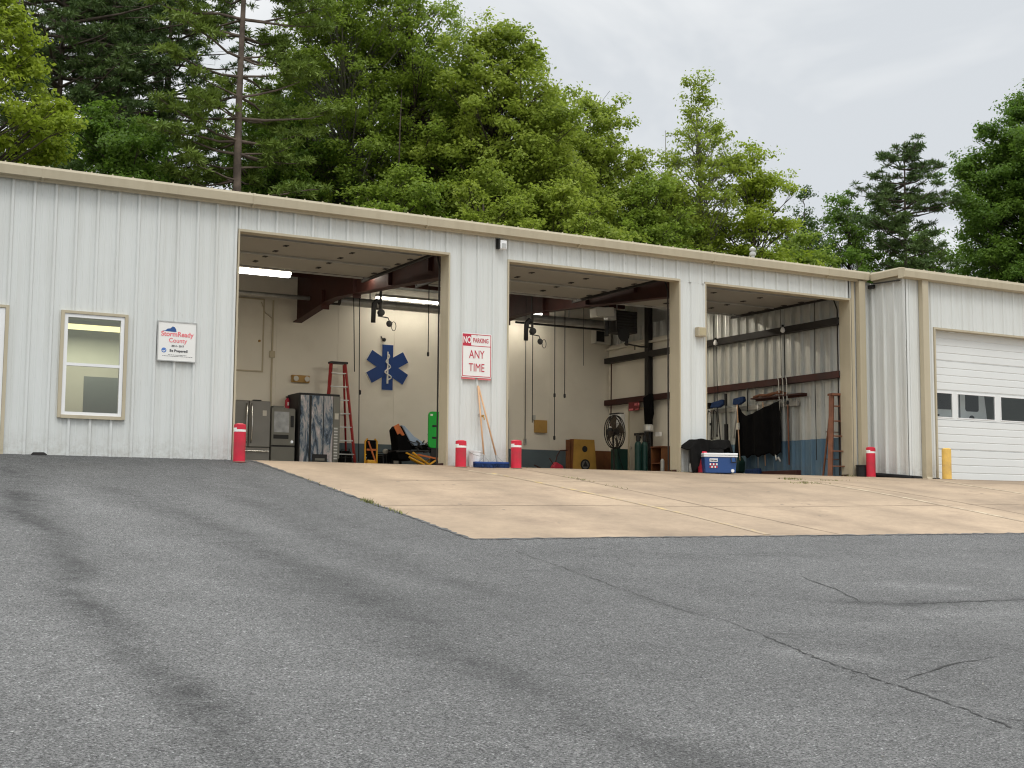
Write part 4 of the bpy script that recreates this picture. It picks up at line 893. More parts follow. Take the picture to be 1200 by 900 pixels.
# corrugated drain hose at the annex foot
dh = MB(); P = [Vector(p) for p in ((43.0, -.75, .22), (43.5, -.85, .12), (43.86, -1.5, .06), (43.88, -2.2, .0), (43.9, -3.0, -.06), (44.1, -3.62, -.12), (44.9, -3.72, -.16))]
Q = []
for a, b in zip(P[:-1], P[1:]):
    for i in range(10): Q.append(a.lerp(b, i/10))
for i in range(len(Q)-1): dh.tube([Q[i], Q[i].lerp(Q[i+1], .55)], .165, 10); dh.tube([Q[i].lerp(Q[i+1], .5), Q[i+1]], .13, 10)
tag(dh.build('drain_hose', 'rubber', org=(43.5, -2, 0)), 'black corrugated hose curving along the annex wall foot', 'hose')
tag(MB().lathe((45.9, -3.9, -.25), [(.13, 0), (.15, .1), (.1, .16)], 10).box(45.7, 46.2, -4.0, -3.8, -.22, -.10).build('pipe_elbow', 'black', org=(45.9, -3.9, -.25)), 'black plastic elbow lying at the annex downspout foot', 'pipe')

# ------------------------------------------------------------------ back wall of the first bay: machines, ladder, cots
T = Thing('refrigerator', 'slate steel french door refrigerator at far left of first bay', 'refrigerator', (9.8, 28.5, 0))
fx0, fx1, fy = 8.35, 11.15, 27.2
T.part('cabinet', MB().box(fx0, fx1, fy+.2, 29.8, .1, 5.45), 'steelgrey', bevel=.03)
for a, b, k in ((fx0, 9.50, 0), (9.54, fx1, 1)):
    d = T.part('door', MB().box(a, b, fy, fy+.19, 2.05, 5.43), 'steelgrey', bevel=.05)
    hx = 9.34 if k == 0 else 9.70
    T.part('handle', MB().tube([(hx, fy-.02, 2.35), (hx, fy-.16, 2.6), (hx+(.03 if k else -.03), fy-.2, 3.8), (hx, fy-.16, 5.0), (hx, fy-.02, 5.2)], .05, 8), 'chrome', d, smooth=True)
d = T.part('freezer_drawer', MB().box(fx0, fx1, fy, fy+.19, .2, 2.0), 'steelgrey', bevel=.05); T.part('handle', MB().tube([(fx0+.3, fy-.16, 1.75), (fx1-.15, fy-.16, 1.75)], .055, 8), 'chrome', d)
T.part('water_dispenser', MB().box(8.7, 9.15, fy-.02, fy+.02, 2.6, 3.5), 'black'); T.part('energy_sticker', MB().box(10.55, 10.85, fy-.012, fy+.02, 4.35, 4.75), 'offwhite'); T.part('hinge_cover', MB().box(9.9, 10.5, fy+.2, fy+.5, 5.45, 5.53), 'black')
T = Thing('snack_machine', 'grey vending machine with pale display window beside the refrigerator', 'vending machine', (12.1, 28.5, 0))
vx0, vx1, vy_ = 11.28, 13.1, 27.3
T.part('cabinet', MB().box(vx0, vx1, vy_+.1, 29.6, .1, 5.0), 'greybox', bevel=.03); T.part('front_door', MB().box(vx0, vx1, vy_, vy_+.09, 2.25, 4.92), 'greybox', bevel=.02)
T.part('display_window', MB().box(11.46, 12.62, vy_-.02, vy_+.01, 3.2, 4.72), shade('pale_display', (.40, .42, .44), rough=.25, var=.25, vs=6, dirt=(.30, .31, .30), dl=.8))
T.part('coin_panel', MB().box(12.74, 12.98, vy_-.03, vy_+.01, 3.6, 4.45), 'black'); T.part('delivery_slot', MB().box(11.44, 12.6, vy_-.02, vy_+.01, 2.72, 3.02), 'black')
T.part('lock', MB().lathe((12.86, vy_-.05, 2.52), [(.11, 0), (.11, .05)], 14, 'y'), 'chrome'); T.part('lower_door', MB().box(vx0, vx1, vy_, vy_+.09, .15, 2.12), 'greybox', bevel=.02); T.part('dark_gap', MB().box(vx0+.02, vx1-.02, vy_+.05, vy_+.1, 2.12, 2.25), 'black')
tag(MB().box(11.6, 12.6, 28, 29, 5.02, 5.1).box(11.7, 12.5, 28.2, 28.9, 5.1, 5.22).build('tray', 'greybox', org=(12.1, 28.5, 5.02)), 'flat grey tray lying on top of the grey vending machine', 'tray')

def vending_art():
    m = bpy.data.materials.new('vending_panel_art'); m.use_nodes = True; n = m.node_tree.nodes; l = m.node_tree.links; b = n['Principled BSDF']
    b.inputs['Roughness'].default_value = .3; t = n.new('ShaderNodeTexCoord'); mp_ = n.new('ShaderNodeMapping'); mp_.inputs['Scale'].default_value = (3.4, 1, .8)
    l.new(t.outputs['Object'], mp_.inputs[0]); q = n.new('ShaderNodeTexNoise'); q.inputs['Scale'].default_value = 1.6; q.inputs['Detail'].default_value = 8; q.inputs['Roughness'].default_value = .7
    q.inputs['Distortion'].default_value = 1.2; l.new(mp_.outputs[0], q.inputs[0]); r = n.new('ShaderNodeValToRGB'); e = r.color_ramp.elements
    e[0].position = .38; e[0].color = (.012, .02, .035, 1); e[1].position = .66; e[1].color = (.72, .73, .74, 1)
    for p, c in ((.46, (.10, .15, .22)), (.52, (.36, .38, .40)), (.58, (.52, .46, .48))): k = e.new(p); k.color = c+(1,)
    l.new(q.outputs[0], r.inputs[0]); l.new(r.outputs[0], b.inputs['Base Color']); return m
T = Thing('drink_machine', 'tall black vending machine with a worn picture front beside the red ladder', 'vending machine', (14.8, 28.3, 0))
vx0, vx1, vy_ = 13.25, 16.5, 26.9
T.part('cabinet', MB().box(vx0, vx1, vy_+.12, 29.6, .1, 6.2), 'black', bevel=.05)
T.part('picture_panel', MB().box(vx0+.12, 15.92, vy_+.02, vy_+.12, .35, 6.02), vending_art())
T.part('panel_divider', MB().box(14.05, 14.22, vy_, vy_+.02, .4, 6.0).box(15.15, 15.2, vy_, vy_+.02, .4, 6.0), 'black')
T.part('delivery_slot', MB().box(14.35, 15.5, vy_-.03, vy_+.03, 1.02, 1.65), 'black'); T.part('slot_flap', MB().box(14.55, 15.3, vy_-.05, vy_-.03, 1.18, 1.35), 'greybox')
T.part('control_strip', MB().box(15.95, 16.48, vy_, vy_+.12, .35, 6.02), 'greybox'); T.part('bill_slot', MB().box(16.05, 16.35, vy_-.04, vy_, 4.3, 4.75), 'offwhite')
bt = MB()
for i in range(11): bt.box(16.02, 16.3, vy_-.03, vy_, 1.3+i*.225, 1.42+i*.225)
T.part('selection_button', bt, 'alu')
T = Thing('fire_extinguisher', 'small red fire extinguisher hung beside the tall vending machine', 'fire extinguisher', (13.05, 29.2, 5.05))
T.part('cylinder', MB().lathe((13.12, 29.2, 5.05), [(.17, 0), (.18, .1), (.18, .7), (.08, .85), (.05, .9)], 16), 'signr'); T.part('valve', MB().box(13.0, 13.24, 29.15, 29.25, 5.95, 6.05), 'black'); T.part('paper_tag', MB().box(13.06, 13.18, 29.0, 29.01, 5.35, 5.6), 'white')

def stepladder(x, y, h, wb, wt, mat, stepmat, name, label, nst, rot=0, spread=2.0, grp=None):
    """x,y = middle of the front feet; steps face the yard"""
    T = Thing(name, label, 'ladder', (x, y, 0), grp)
    for s_ in (-1, 1):
        T.part('rail', MB().bar((x+s_*wb/2, y, 0), (x+s_*wt/2, y+spread*.45, h), .24 if mat == 'ladred' else .3, .14 if mat == 'ladred' else .26), mat)
        T.part('rear_leg', MB().bar((x+s_*wb*.46, y+spread, 0), (x+s_*wt*.42, y+spread*.5, h-.1), .14, .09), mat)
    for i in range(nst):
        f = (i+.7)/(nst+.45); w = wb+(wt-wb)*f; yy = y+spread*.45*f
        T.part('step', MB().box(x-w/2+.05, x+w/2-.05, yy-.14, yy+.18, h*f-.04, h*f+.03).bar((x-w/2+.1, yy, h*f-.02), (x-w/2+.1, yy-.02, h*f-.25), .04).bar((x+w/2-.1, yy, h*f-.02), (x+w/2-.1, yy-.02, h*f-.25), .04), stepmat)
    T.part('top_cap', MB().box(x-wt/2-.12, x+wt/2+.12, y+spread*.45-.3, y+spread*.45+.35, h-.05, h+.1), 'black' if mat == 'ladred' else mat)
    T.part('rear_brace', MB().bar((x-wb*.42, y+spread*.96, h*.22), (x+wb*.42, y+spread*.96, h*.22), .06).bar((x-wb*.36, y+spread*.8, h*.55), (x+wb*.36, y+spread*.8, h*.55), .06), stepmat)
    if rot: T.e.rotation_euler = (0, 0, R(rot))
    return T
stepladder(16.9, 27.8, 8.75, 2.75, 1.15, 'ladred', 'alu', 'red_step_ladder', 'tall red step ladder with aluminium steps by the vending machine', 8, 0, 1.7)
stepladder(42.0, .75, 5.55, 1.55, .62, 'wood', 'wood', 'wooden_step_ladder', 'weathered brown wooden step ladder just inside the third bay', 5, -14, 1.1)

def cot():
    ox, oy = 20.6, 26.0
    T = Thing('ambulance_cot', 'black and yellow ambulance cot with pale blue sheet and raised back', 'stretcher', (22.6, oy, 0))
    fr = MB()
    for dy in (-.75, .75): fr.tube([(20.4, oy+dy, 1.95), (25.6, oy+dy, 2.2)], .07, 8)
    for x in (20.6, 22.2, 23.9, 25.5): fr.tube([(x, oy-.75, 2.03), (x, oy+.75, 2.03)], .05, 8)
    T.part('bed_frame', fr, 'black')
    for (a, b) in (((21.2, 1.9), (24.6, .5)), ((24.9, 2.0), (21.9, .45))):
        for dy in (-.7, .7): T.part('leg', MB().bar((a[0], oy+dy, a[1]), (b[0], oy+dy, b[1]), .17, .12), 'cotyel')
    T.part('base_rail', MB().tube([(21.0, oy-.72, .55), (25.2, oy-.72, .55)], .06, 8).tube([(21.0, oy+.72, .55), (25.2, oy+.72, .55)], .06, 8), 'black')
    for x in (21.2, 25.0):
        for dy in (-.75, .75): T.part('wheel', MB().lathe((x, oy+dy-.07, .3), [(.2, 0), (.3, .02), (.3, .12), (.2, .14)], 16, 'y'), 'rubber')
    T.part('mattress', MB().box(22.0, 25.6, oy-.68, oy+.68, 2.2, 2.55), 'tarp', bevel=.1)
    cx = lambda p: 20.4+(p-460)*.0716
    czz = lambda q: 3.87-(q-500)*.065
    T.part('backrest', MB().prism([(cx(p), czz(q)) for p, q in ((459.5, 504), (463, 499), (467, 500), (479, 522), (477, 540), (463, 538), (462, 520))], 'y', oy-.68, oy+.6), 'tarp', bevel=.06)
    T.part('sheet', MB().prism([(cx(p), czz(q)) for p, q in ((466, 498.6), (469.5, 499), (481, 511), (495, 519.5), (486, 522), (479, 522))], 'y', oy-.72, oy+.55), 'sheet', bevel=.05)
    T.part('head_cushion', MB().prism([(cx(p), czz(q)) for p, q in ((459, 503.5), (462, 499), (464.5, 500), (470, 510), (467, 511))], 'y', oy-.74, oy-.5), 'vest', bevel=.05)
    gear = MB(); rg = random.Random(5)
    for i in range(26):
        gx, gz_ = rg.uniform(21.8, 25.4), rg.uniform(1.9, 2.7); gear.bar((gx, oy-.85, gz_), (gx+rg.uniform(-.7, .7), oy-.85+rg.uniform(-.1, .3), gz_+rg.uniform(-.25, .25)), rg.uniform(.05, .14))
    T.part('loose_straps', gear, 'black')
    T.part('strap', MB().box(20.3, 20.75, oy-.78, oy-.70, 3.3, 4.0, Matrix.Rotation(R(-28), 3, 'Y')).box(24.6, 24.9, oy-.78, oy-.7, 2.1, 2.8, Matrix.Rotation(R(20), 3, 'Y')), 'vest')
    T.part('side_rail', MB().tube([(23.0, oy-.82, 3.35), (24.0, oy-.82, 2.95), (25.3, oy-.82, 2.8)], .08, 8).tube([(23.2, oy-.82, 3.0), (25.2, oy-.82, 2.5)], .05, 8), 'black')
cot()
def cot_pack(x, y, label):
    T = Thing('folded_cot', label, 'stretcher', (x, y, 0))
    fr = MB()
    for s_ in (-.48, .48): fr.tube([(x+s_, y, .1), (x+s_, y, 2.7), (x+s_*.6, y, 2.9)], .07, 8)
    for z in (.3, 1.0, 1.7, 2.75): fr.bar((x-.48, y, z), (x+.48, y, z), .09)
    T.part('upright_frame', fr, 'cotyel'); T.part('back_pad', MB().box(x-.38, x+.38, y-.1, y+.2, 1.55, 2.8), 'tarp', bevel=.06); T.part('seat_pad', MB().box(x-.36, x+.36, y-.2, y+.2, .5, 1.3), 'cotyel', bevel=.06)
    T.part('strap', MB().box(x-.42, x+.42, y-.16, y-.11, 2.0, 2.14).box(x-.42, x+.42, y-.24, y-.2, .9, 1.0).bar((x-.3, y-.17, 2.7), (x+.3, y-.17, 1.2), .1), 'vest')
    for s_ in (-.5, .5): T.part('wheel', MB().lathe((x+s_, y-.25, .25), [(.2, 0), (.26, .02), (.26, .1), (.2, .12)], 14, 'y'), 'rubber')
cot_pack(18.75, 26.2, 'folded yellow stair chair with black straps standing upright')
def duffel(x, y, w, h, label, mat='tarp', lump=0.):
    T = Thing('equipment_bag', label, 'bag', (x, y, 0), 'dark equipment bags along the back wall')
    T.part('bag_body', MB().prism([(y-.6, 0), (y+.6, 0), (y+.65, h*.5), (y+.4, h*.93), (y+.1, h), (y-.3, h*.96), (y-.62, h*.55)], 'x', x-w/2, x+w/2), mat, bevel=.12)
    T.part('bag_strap', MB().tube([(x-w*.3, y-.62, h*.4), (x-w*.25, y-.55, h*1.02), (x+w*.25, y-.55, h*1.05), (x+w*.3, y-.62, h*.4)], .05, 6), 'black'); T.part('bag_patch', MB().box(x-.2, x+.2, y-.68, y-.60, h*.45, h*.6), 'alu')
duffel(17.6, 29.0, 1.2, 2.1, 'tall black equipment bag under the red ladder right rail')
duffel(20.3, 28.4, 1.6, 1.9, 'wide black equipment bag between stair chair and cot')
duffel(21.7, 28.8, 1.1, 2.3, 'rounded black equipment bag behind the raised cot back')
duffel(16.9, 26.6, 1.0, 1.5, 'low black equipment bag under the red ladder steps')
duffel(19.6, 27.2, 1.3, 1.6, 'small black equipment bag right beside the yellow stair chair')
T = Thing('folded_walker', 'low yellow folded frame on the floor before the cot', 'frame', (22.4, 24.9, 0))
T.part('tube_frame', MB().tube([(21.6, 24.9, 1.9), (23.0, 24.9, 1.0), (24.3, 24.9, 1.85)], .09, 8).tube([(21.3, 24.9, 1.55), (22.6, 24.9, 1.0)], .08, 8), 'cotyel'); T.part('cross_strap', MB().bar((22.0, 24.8, 1.75), (23.8, 24.8, 1.45), .12), 'vest')
tag(MB().box(24.3, 25.1, 24.6, 25.1, 0, 1.35).build('foam_box', 'white', org=(24.7, 24.8, 0), bevel=.05), 'white box on the floor in front of the cot right end', 'box')
tag(MB().lathe((20.55, 27.6, 2.05), [(.0, -.16), (.19, -.12), (.21, 0), (.19, .12), (0, .16)], 14, 'y').build('helmet', 'offwhite', org=(20.55, 27.6, 1.9), smooth=True), 'small pale round helmet lying on the dark bags', 'helmet')
T = Thing('spine_board', 'bright green spine board standing upright at right of first bay', 'spine board', (23.8, 25, 0))
sb = MB(); sb.prism(rpoly(22.95, 24.25, 2.3, 5.1, .3), 'y', 25.0, 25.14)
T.part('board', sb, 'green', bevel=.03)
for z in (3.0, 3.9): T.part('hand_hole', MB().prism(rpoly(23.25, 23.75, z, z+.16, .07), 'y', 24.985, 25.0), 'black')
T.part('stand_leg', MB().box(23.2, 24.0, 25.02, 25.12, 0, 2.32), 'black'); T.part('board_label', MB().box(23.1, 23.3, 24.985, 25.0, 4.75, 4.9), 'signw')

# ------------------------------------------------------------------ second bay
T = Thing('cornhole_board', 'tan cornhole board with round emblem leaning upright in second bay', 'game board', (38.3, 27, 0))
cb = MB().prism([(37.1, 0.05), (39.55, 0.05), (39.25, 3.55), (37.25, 3.55)], 'y', 27.0, 27.12)
T.part('board', cb, 'ply'); T.part('board_side', MB().prism([(37.02, 0.05), (37.1, 0.05), (37.24, 3.55), (37.12, 3.55)], 'y', 27.0, 27.5).box(36.7, 37.05, 27.3, 27.42, .1, 3.5), 'brown')
T.part('hole', MB().lathe((38.3, 26.985, 2.75), [(.26, 0), (.26, .014)], 20, 'y'), 'black'); T.part('emblem_ring', MB().lathe((38.35, 26.985, 1.45), [(.46, 0), (.46, .014)], 28, 'y'), 'black')
T.part('emblem_disc', MB().lathe((38.35, 26.975, 1.45), [(.33, 0), (.33, .009)], 24, 'y'), 'steelgrey'); T.part('emblem_peak', MB().prism([(38.1, 1.3), (38.6, 1.3), (38.35, 1.78)], 'y', 26.962, 26.974), 'black')
T = Thing('hand_tiller', 'dark red hand cart tipped beside the cornhole board', 'hand cart', (35.4, 27, 0))
T.part('handle', MB().tube([(36.6, 27, 2.6), (35.9, 27, 2.55), (35.6, 27, 2.1), (35.4, 27, 1.2), (34.9, 27, 1.9)], .05, 8), 'redsteel', smooth=True)
T.part('body', MB().prism([(34.9, .4), (36.4, .3), (36.0, 1.3), (35.4, 1.6), (35.1, 1.2)], 'y', 26.7, 27.2), 'signr', bevel=.05)
T.part('fork', MB().bar((35.0, 27, .7), (33.4, 26.9, 1.3), .08).bar((35.0, 26.7, .6), (33.5, 26.6, 1.1), .08).bar((35.2, 27.2, .5), (33.8, 27.2, .9), .07), 'redsteel')
for x in (35.1, 36.3): T.part('wheel', MB().lathe((x, 26.6, .35), [(.25, 0), (.35, .03), (.35, .12), (.25, .15)], 16, 'y'), 'rubber')
T = Thing('brown_cabinet', 'low reddish brown cabinet at the back wall corner', 'cabinet', (41, 29, 0))
T.part('case', MB().box(39.7, 42.2, 28.3, 29.8, 0, 2.72), 'brown', bevel=.02); T.part('door', MB().box(39.95, 40.95, 28.26, 28.3, .2, 2.5).box(41.05, 42.0, 28.26, 28.3, .2, 2.5), 'brown')
T = Thing('drum_fan', 'large caged industrial fan on a stand near the corner', 'fan', (39.5, 24, 0))
fc = Vector((39.2, 24, 4.05)); fr = 1.36
cage = MB()
for rr_, yy_ in ((fr, 0), (fr*.98, -.16), (fr*.75, -.24), (fr*.5, -.27), (fr*.25, -.28), (fr*.97, .2)):
    cage.tube([(fc.x+rr_*math.cos(a), fc.y+yy_, fc.z+rr_*math.sin(a)) for a in [2*math.pi*i/28 for i in range(29)]], .045 if rr_ > fr*.9 else .014, 5, cap=False)
for i in range(30):
    a = 2*math.pi*i/30; cage.tube([(fc.x+.2*math.cos(a), fc.y-.28, fc.z+.2*math.sin(a)), (fc.x+fr*.7*math.cos(a), fc.y-.25, fc.z+fr*.7*math.sin(a)), (fc.x+fr*math.cos(a), fc.y-.05, fc.z+fr*math.sin(a))], .012, 4)
T.part('fan_cage', cage, 'darksteel'); T.part('hub', MB().lathe((fc.x, fc.y-.3, fc.z), [(.2, 0), (.24, .1), (.24, .3)], 16, 'y'), 'darksteel')
bl = MB()
for k in range(4):
    a = R(90*k+20); e1 = Vector((math.cos(a), 0, math.sin(a))); e2 = Vector((-math.sin(a), 0, math.cos(a)))
    bl.add([fc+e1*.2-e2*.15+Vector((0, -.1, 0)), fc+e1*1.25-e2*.45+Vector((0, -.12, 0)), fc+e1*1.28+e2*.45+Vector((0, .1, 0)), fc+e1*.2+e2*.15+Vector((0, .05, 0))], [(0, 1, 2, 3), (3, 2, 1, 0)])
T.part('fan_blade', bl, shade('fan_blade_grey', (.11, .085, .06), rough=.4)); T.part('motor', MB().lathe((fc.x, fc.y+.1, fc.z), [(.35, 0), (.35, .5), (.2, .6)], 16, 'y'), 'black')
T.part('stand', MB().tube([(fc.x+.1, fc.y+.25, fc.z-.2), (fc.x+.25, fc.y+.2, .1)], .08, 8).box(38.7, 40.2, 23.7, 24.7, 0, .1), 'darksteel'); T.e.rotation_euler = (0, 0, R(25)); T.part('power_cord', MB().tube([(fc.x+.7, 24.4, 3.6), (40.3, 24.3, 2.2), (41.1, 24, .1)], .03, 6), 'rubber')
tag(MB().tube([(42.2, 28.9, 10.3), (42.15, 28.9, 5.4), (41.9, 28.6, 4.9)], .06, 6).build('hanging_strap', 'redsteel', org=(42.2, 28.9, 5)), 'dark strap hanging from the girt behind the fan', 'strap')
tag(MB().box(40.15, 41.2, 24.9, 25.9, 0, 2.75).box(40.3, 40.6, 25.1, 25.5, 2.75, 2.95).build('green_locker', 'dkgreen', org=(40.6, 25.4, 0), bevel=.03), 'dark green low metal locker behind the fan stand', 'locker')
for k, x in enumerate((40.15, 40.78)):
    T = Thing('gas_cylinder', ['left tall dark green gas cylinder beside the steel column', 'right tall dark green gas cylinder nearest the steel column'][k], 'gas cylinder', (x, 21.9, 0), 'green gas cylinders')
    T.part('cylinder', MB().lathe((x, 21.9, 0), [(.26, 0), (.28, .05), (.28, 2.95), (.22, 3.15), (.1, 3.25)], 20), 'dkgreen'); T.part('valve_cap', MB().lathe((x, 21.9, 3.2), [(.13, 0), (.17, .1), (.17, .45), (.1, .55)], 14), 'black')
T = Thing('hand_truck', 'tall black hand truck strapped against the steel column', 'hand truck', (41.5, 22.2, 0))
T.part('frame', MB().tube([(41.1, 22.1, .3), (41.1, 22.3, 4.3)], .09, 8).tube([(41.55, 22.1, .3), (41.55, 22.3, 4.3)], .09, 8).bar((41.1, 22.2, 2), (41.55, 22.2, 2), .1).bar((41.1, 22.2, 3.2), (41.55, 22.2, 3.2), .1), 'black')
T.part('toe_plate', MB().box(40.9, 41.75, 21.5, 22.1, .05, .12), 'black'); T.part('wrapped_hose', MB().lathe((41.3, 22.1, 4.05), [(.3, 0), (.42, .1), (.42, .5), (.3, .6)], 14), 'alu')
T.part('wheel', MB().lathe((41.0, 22.2, .4), [(.3, -.1), (.4, 0), (.4, .1), (.3, .2)], 14, 'x'), 'rubber')
tag(MB().prism([(21.9, 7.2), (22.9, 6.9), (22.7, 4.6), (22.3, 4.3), (21.8, 5.5)], 'x', 41.3, 41.7).build('hanging_jacket', 'tarp', org=(41.5, 22.3, 7), bevel=.08), 'dark jacket hanging from the girt at the column', 'jacket')
T = Thing('brown_shelf_unit', 'reddish wooden shelf unit at right edge of second bay', 'shelf', (41.6, 20, 0))
T.part('side_panel', MB().box(40.9, 42.4, 19.7, 19.8, 0, 2.7), 'brown'); T.part('side_panel', MB().box(40.9, 42.4, 21.1, 21.2, 0, 2.7), 'brown'); T.part('shelf_board', MB().box(40.85, 42.4, 19.65, 21.25, 2.7, 2.8).box(40.9, 42.4, 19.8, 21.1, 1.4, 1.5).box(40.9, 42.4, 19.8, 21.1, .1, .2), 'wood')
T.part('back_panel', MB().box(42.3, 42.4, 19.8, 21.1, .2, 2.7), 'brown')
tag(MB().lathe((40.6, 19.2, 0), [(.16, 0), (.16, 1.6), (.08, 1.75)], 14).build('thermos', 'galv', org=(40.6, 19.2, 0)), 'slim grey metal cylinder in front of the wooden shelf unit', 'canister')
tag(MB().box(36.9, 42.2, 20.2, 20.28, .02, .06).build('floor_mat', 'rubber', org=(39, 20.2, .02)), 'thin black strip lying on the floor of second bay', 'mat')

# ------------------------------------------------------------------ third bay, end wall: tool rail, tarp, brooms
tag(MB().box(42.36, 42.48, 5.3, 15.3, 5.14, 5.46).box(42.3, 42.36, 5.3, 5.42, 5.1, 5.7).build('tool_rail', shade('grey_rail_board', (.33, .32, .29), var=.12, vs=4), org=(42.4, 10, 5.3)), 'long pale grey board rail on the ribbed wall holding tools', 'tool rail')
tag(MB().box(41.95, 42.5, 4.5, 10.0, 5.85, 5.95).box(42.42, 42.5, 4.5, 10, 5.72, 5.85).build('wall_shelf', 'redsteel', org=(42.2, 7, 5.8)), 'narrow dark red shelf above the hanging black tarp', 'shelf')
tag(MB().tube([(42.1, 6.2, 6.0), (42.15, 7.0, 6.22), (42.1, 8.2, 6.02), (42.15, 9.2, 6.12), (42.1, 9.8, 6.0)], .11, 8).tube([(42.0, 6.8, 6.05), (42.1, 7.6, 6.16), (42.0, 8.6, 6.03)], .08, 8).build('rope_bundle', 'wood', org=(42.1, 8, 6), smooth=True), 'brownish rope bundle lying on the narrow red shelf', 'rope')
def tarp2(u, v):
    y = 11.6-u*4.85; top = 5.55-.95*math.exp(-((u-.17)/.16)**2)*0-.0
    sag = 5.62-.02; topz = (5.62-.92*math.sin(min(u/.24, 1)*math.pi/2) if u < .24 else 4.70+(u-.24)/.76*.90)
    bot = 1.72+.09*math.sin(u*21)+.05*math.sin(u*47)
    z = topz+(bot-topz)*v; x = 42.0-.14*math.sin(u*13+v*1.2)*(.35+.5*v)-.05*math.sin(u*31)
    y += (.28*(v-.5) if u < .1 else 0)-.25*v*(u-.3)
    return (x, y, z)
cloth('hanging_tarp', 'large black tarp hung by its corners on the ribbed end wall', 'tarp', (42, 9, 5.4), tarp2, 48, 24, 'tarp', .04)
def pole(name, label, cat, y0, z0, y1, z1, mat, head=None, r=.045, x=41.98, grp='tools hung along the third bay wall'):
    T = Thing(name, label, cat, (x, y0, min(z0, z1)), grp); T.part('handle', MB().tube([(x, y0, z0), (x, y1, z1)], r, 8), mat, smooth=True)
    if head: T.part(*head)
    return T
T = pole('wall_broom', 'broom hung head up with a wide blue head left of the tarp', 'broom', 14.0, 5.75, 13.45, 1.9, 'black'); T.part('broom_head', MB().prism([(14.75, 5.55), (14.5, 5.95), (13.3, 6.1), (13.1, 5.75), (13.7, 5.5)], 'x', 41.85, 42.15), 'bluebr', bevel=.05)
T = pole('wall_broom', 'broom hung head up with a square blue head beside the tarp', 'broom', 11.6, 5.7, 12.0, 3.1, 'alu'); T.part('broom_head', MB().prism([(12.0, 5.6), (11.9, 6.05), (10.8, 6.15), (10.7, 5.8), (11.3, 5.55)], 'x', 41.85, 42.15), 'bluebr', bevel=.05)
T = pole('squeegee', 'thin dark pole with lower black blade left of the tarp', 'squeegee', 12.95, 6.5, 12.9, 4.2, 'black', r=.05); T.part('blade', MB().box(41.9, 42.06, 12.75, 13.05, 3.0, 4.2), 'rubber'); T.part('grip', MB().box(41.92, 42.04, 12.82, 13.02, 5.6, 6.5), 'rubber')
T = pole('shovel', 'wooden pole shovel standing in front of tarp left edge', 'shovel', 11.3, 5.55, 11.0, 1.0, 'handle', x=41.75); T.part('grip_clip', MB().box(41.68, 41.82, 11.1, 11.35, 3.7, 4.2), 'offwhite')
T = pole('rake', 'dark thin rake handle above the tarp low corner', 'rake', 10.35, 6.75, 10.4, 5.0, 'black')
T = pole('mop', 'wooden mop handle behind tarp with grey end below it', 'mop', 9.45, 5.5, 9.5, .75, 'alu', x=42.2); T.part('mop_head', MB().box(42.05, 42.25, 9.2, 9.9, .35, .8), 'bluebr', bevel=.05)
T = pole('hoe', 'thin pale handle poking below the tarp middle', 'hoe', 8.9, 5.6, 8.7, .95, 'handle', x=42.2, r=.035)
T = pole('long_rod', 'long reddish wooden rod hanging right of the tarp', 'rod', 5.95, 5.3, 5.87, .95, 'wood', r=.055); T.part('rod_tip', MB().lathe((41.98, 5.95, 5.2), [(.05, 0), (.1, .05), (.08, .3)], 8), 'rubber')
for k, (y, lab) in enumerate(((6.9, 'leftmost of three pale straps hanging over the red girt'), (6.45, 'middle of three pale straps hanging over the red girt'), (6.05, 'rightmost of three pale straps hanging over the red girt'))):
    tag(MB().tube([(42.0, y+.15, 7.3), (41.98, y, 7.0), (41.98, y-.05, 5.7-.2*k)], .035, 6).tube([(41.98, y-.05, 5.7-.2*k), (42.0, y-.08, 4.7-.1*k)], .02, 5).build('hanging_strap', 'offwhite', org=(42, y, 6)), lab, 'strap', 'three pale straps over the red girt')
for k, (y, z0, lab) in enumerate(((15.1, 3.2, 'thin black hose hanging at the left edge of third bay'), (14.4, 3.4, 'looped black hose beside the wide blue broom'))):
    pts = [(42.0, y+.15, 3.0), (42.0, y+.12, 5.0), (42.0, y, 5.35), (42.0, y-.3, 5.2), (42.0, y-.4, 4.4), (42.0, y-.35, z0)]
    tag(MB().tube(pts, .045, 7).lathe((42.0, y-.35, z0-.1), [(.05, 0), (.08, .05), (.05, .2)], 8).build('black_hose', 'rubber', org=(42, y, 3.2), smooth=True), lab, 'hose', 'black hoses hung on the tool rail')
T = pole('spray_wand', 'pale wand with dark joints hanging second from the left', 'wand', 14.85, 5.2, 14.8, 3.2, 'alu', r=.04); T.part('joint', MB().lathe((41.98, 14.83, 4.2), [(.07, 0), (.07, .2)], 8), 'black')
tag(MB().box(41.8, 42.2, 14.7, 15.6, 5.5, 5.95).build('tool_pouch', 'tarpg', org=(42, 15.1, 5.5), bevel=.06), 'small dark pouch on the rail at far left of third bay', 'pouch')
tag(MB().prism([(12.7, .5), (11.0, .5), (10.9, 1.3), (11.3, 1.75), (12.3, 1.8), (12.8, 1.2)], 'x', 41.5, 42.2).build('green_bag', shade('dark_green_bag', (.006, .03, .02), var=.4, vs=6), org=(41.8, 11.9, 0.5), bevel=.12), 'dark green bag below the left corner of the hanging tarp', 'bag')
tag(MB().box(41.2, 41.9, 10.9, 13.0, 0, .5).build('low_crate', 'black', org=(41.6, 12, 0), bevel=.04), 'low black crate under the dark green bag', 'crate')
tag(MB().box(41.8, 42.2, 4.9, 9.3, .02, .55).build('red_floor_beam', 'redsteel', org=(42, 7, 0), bevel=.02), 'dark red steel beam lying on floor under the tarp', 'beam')
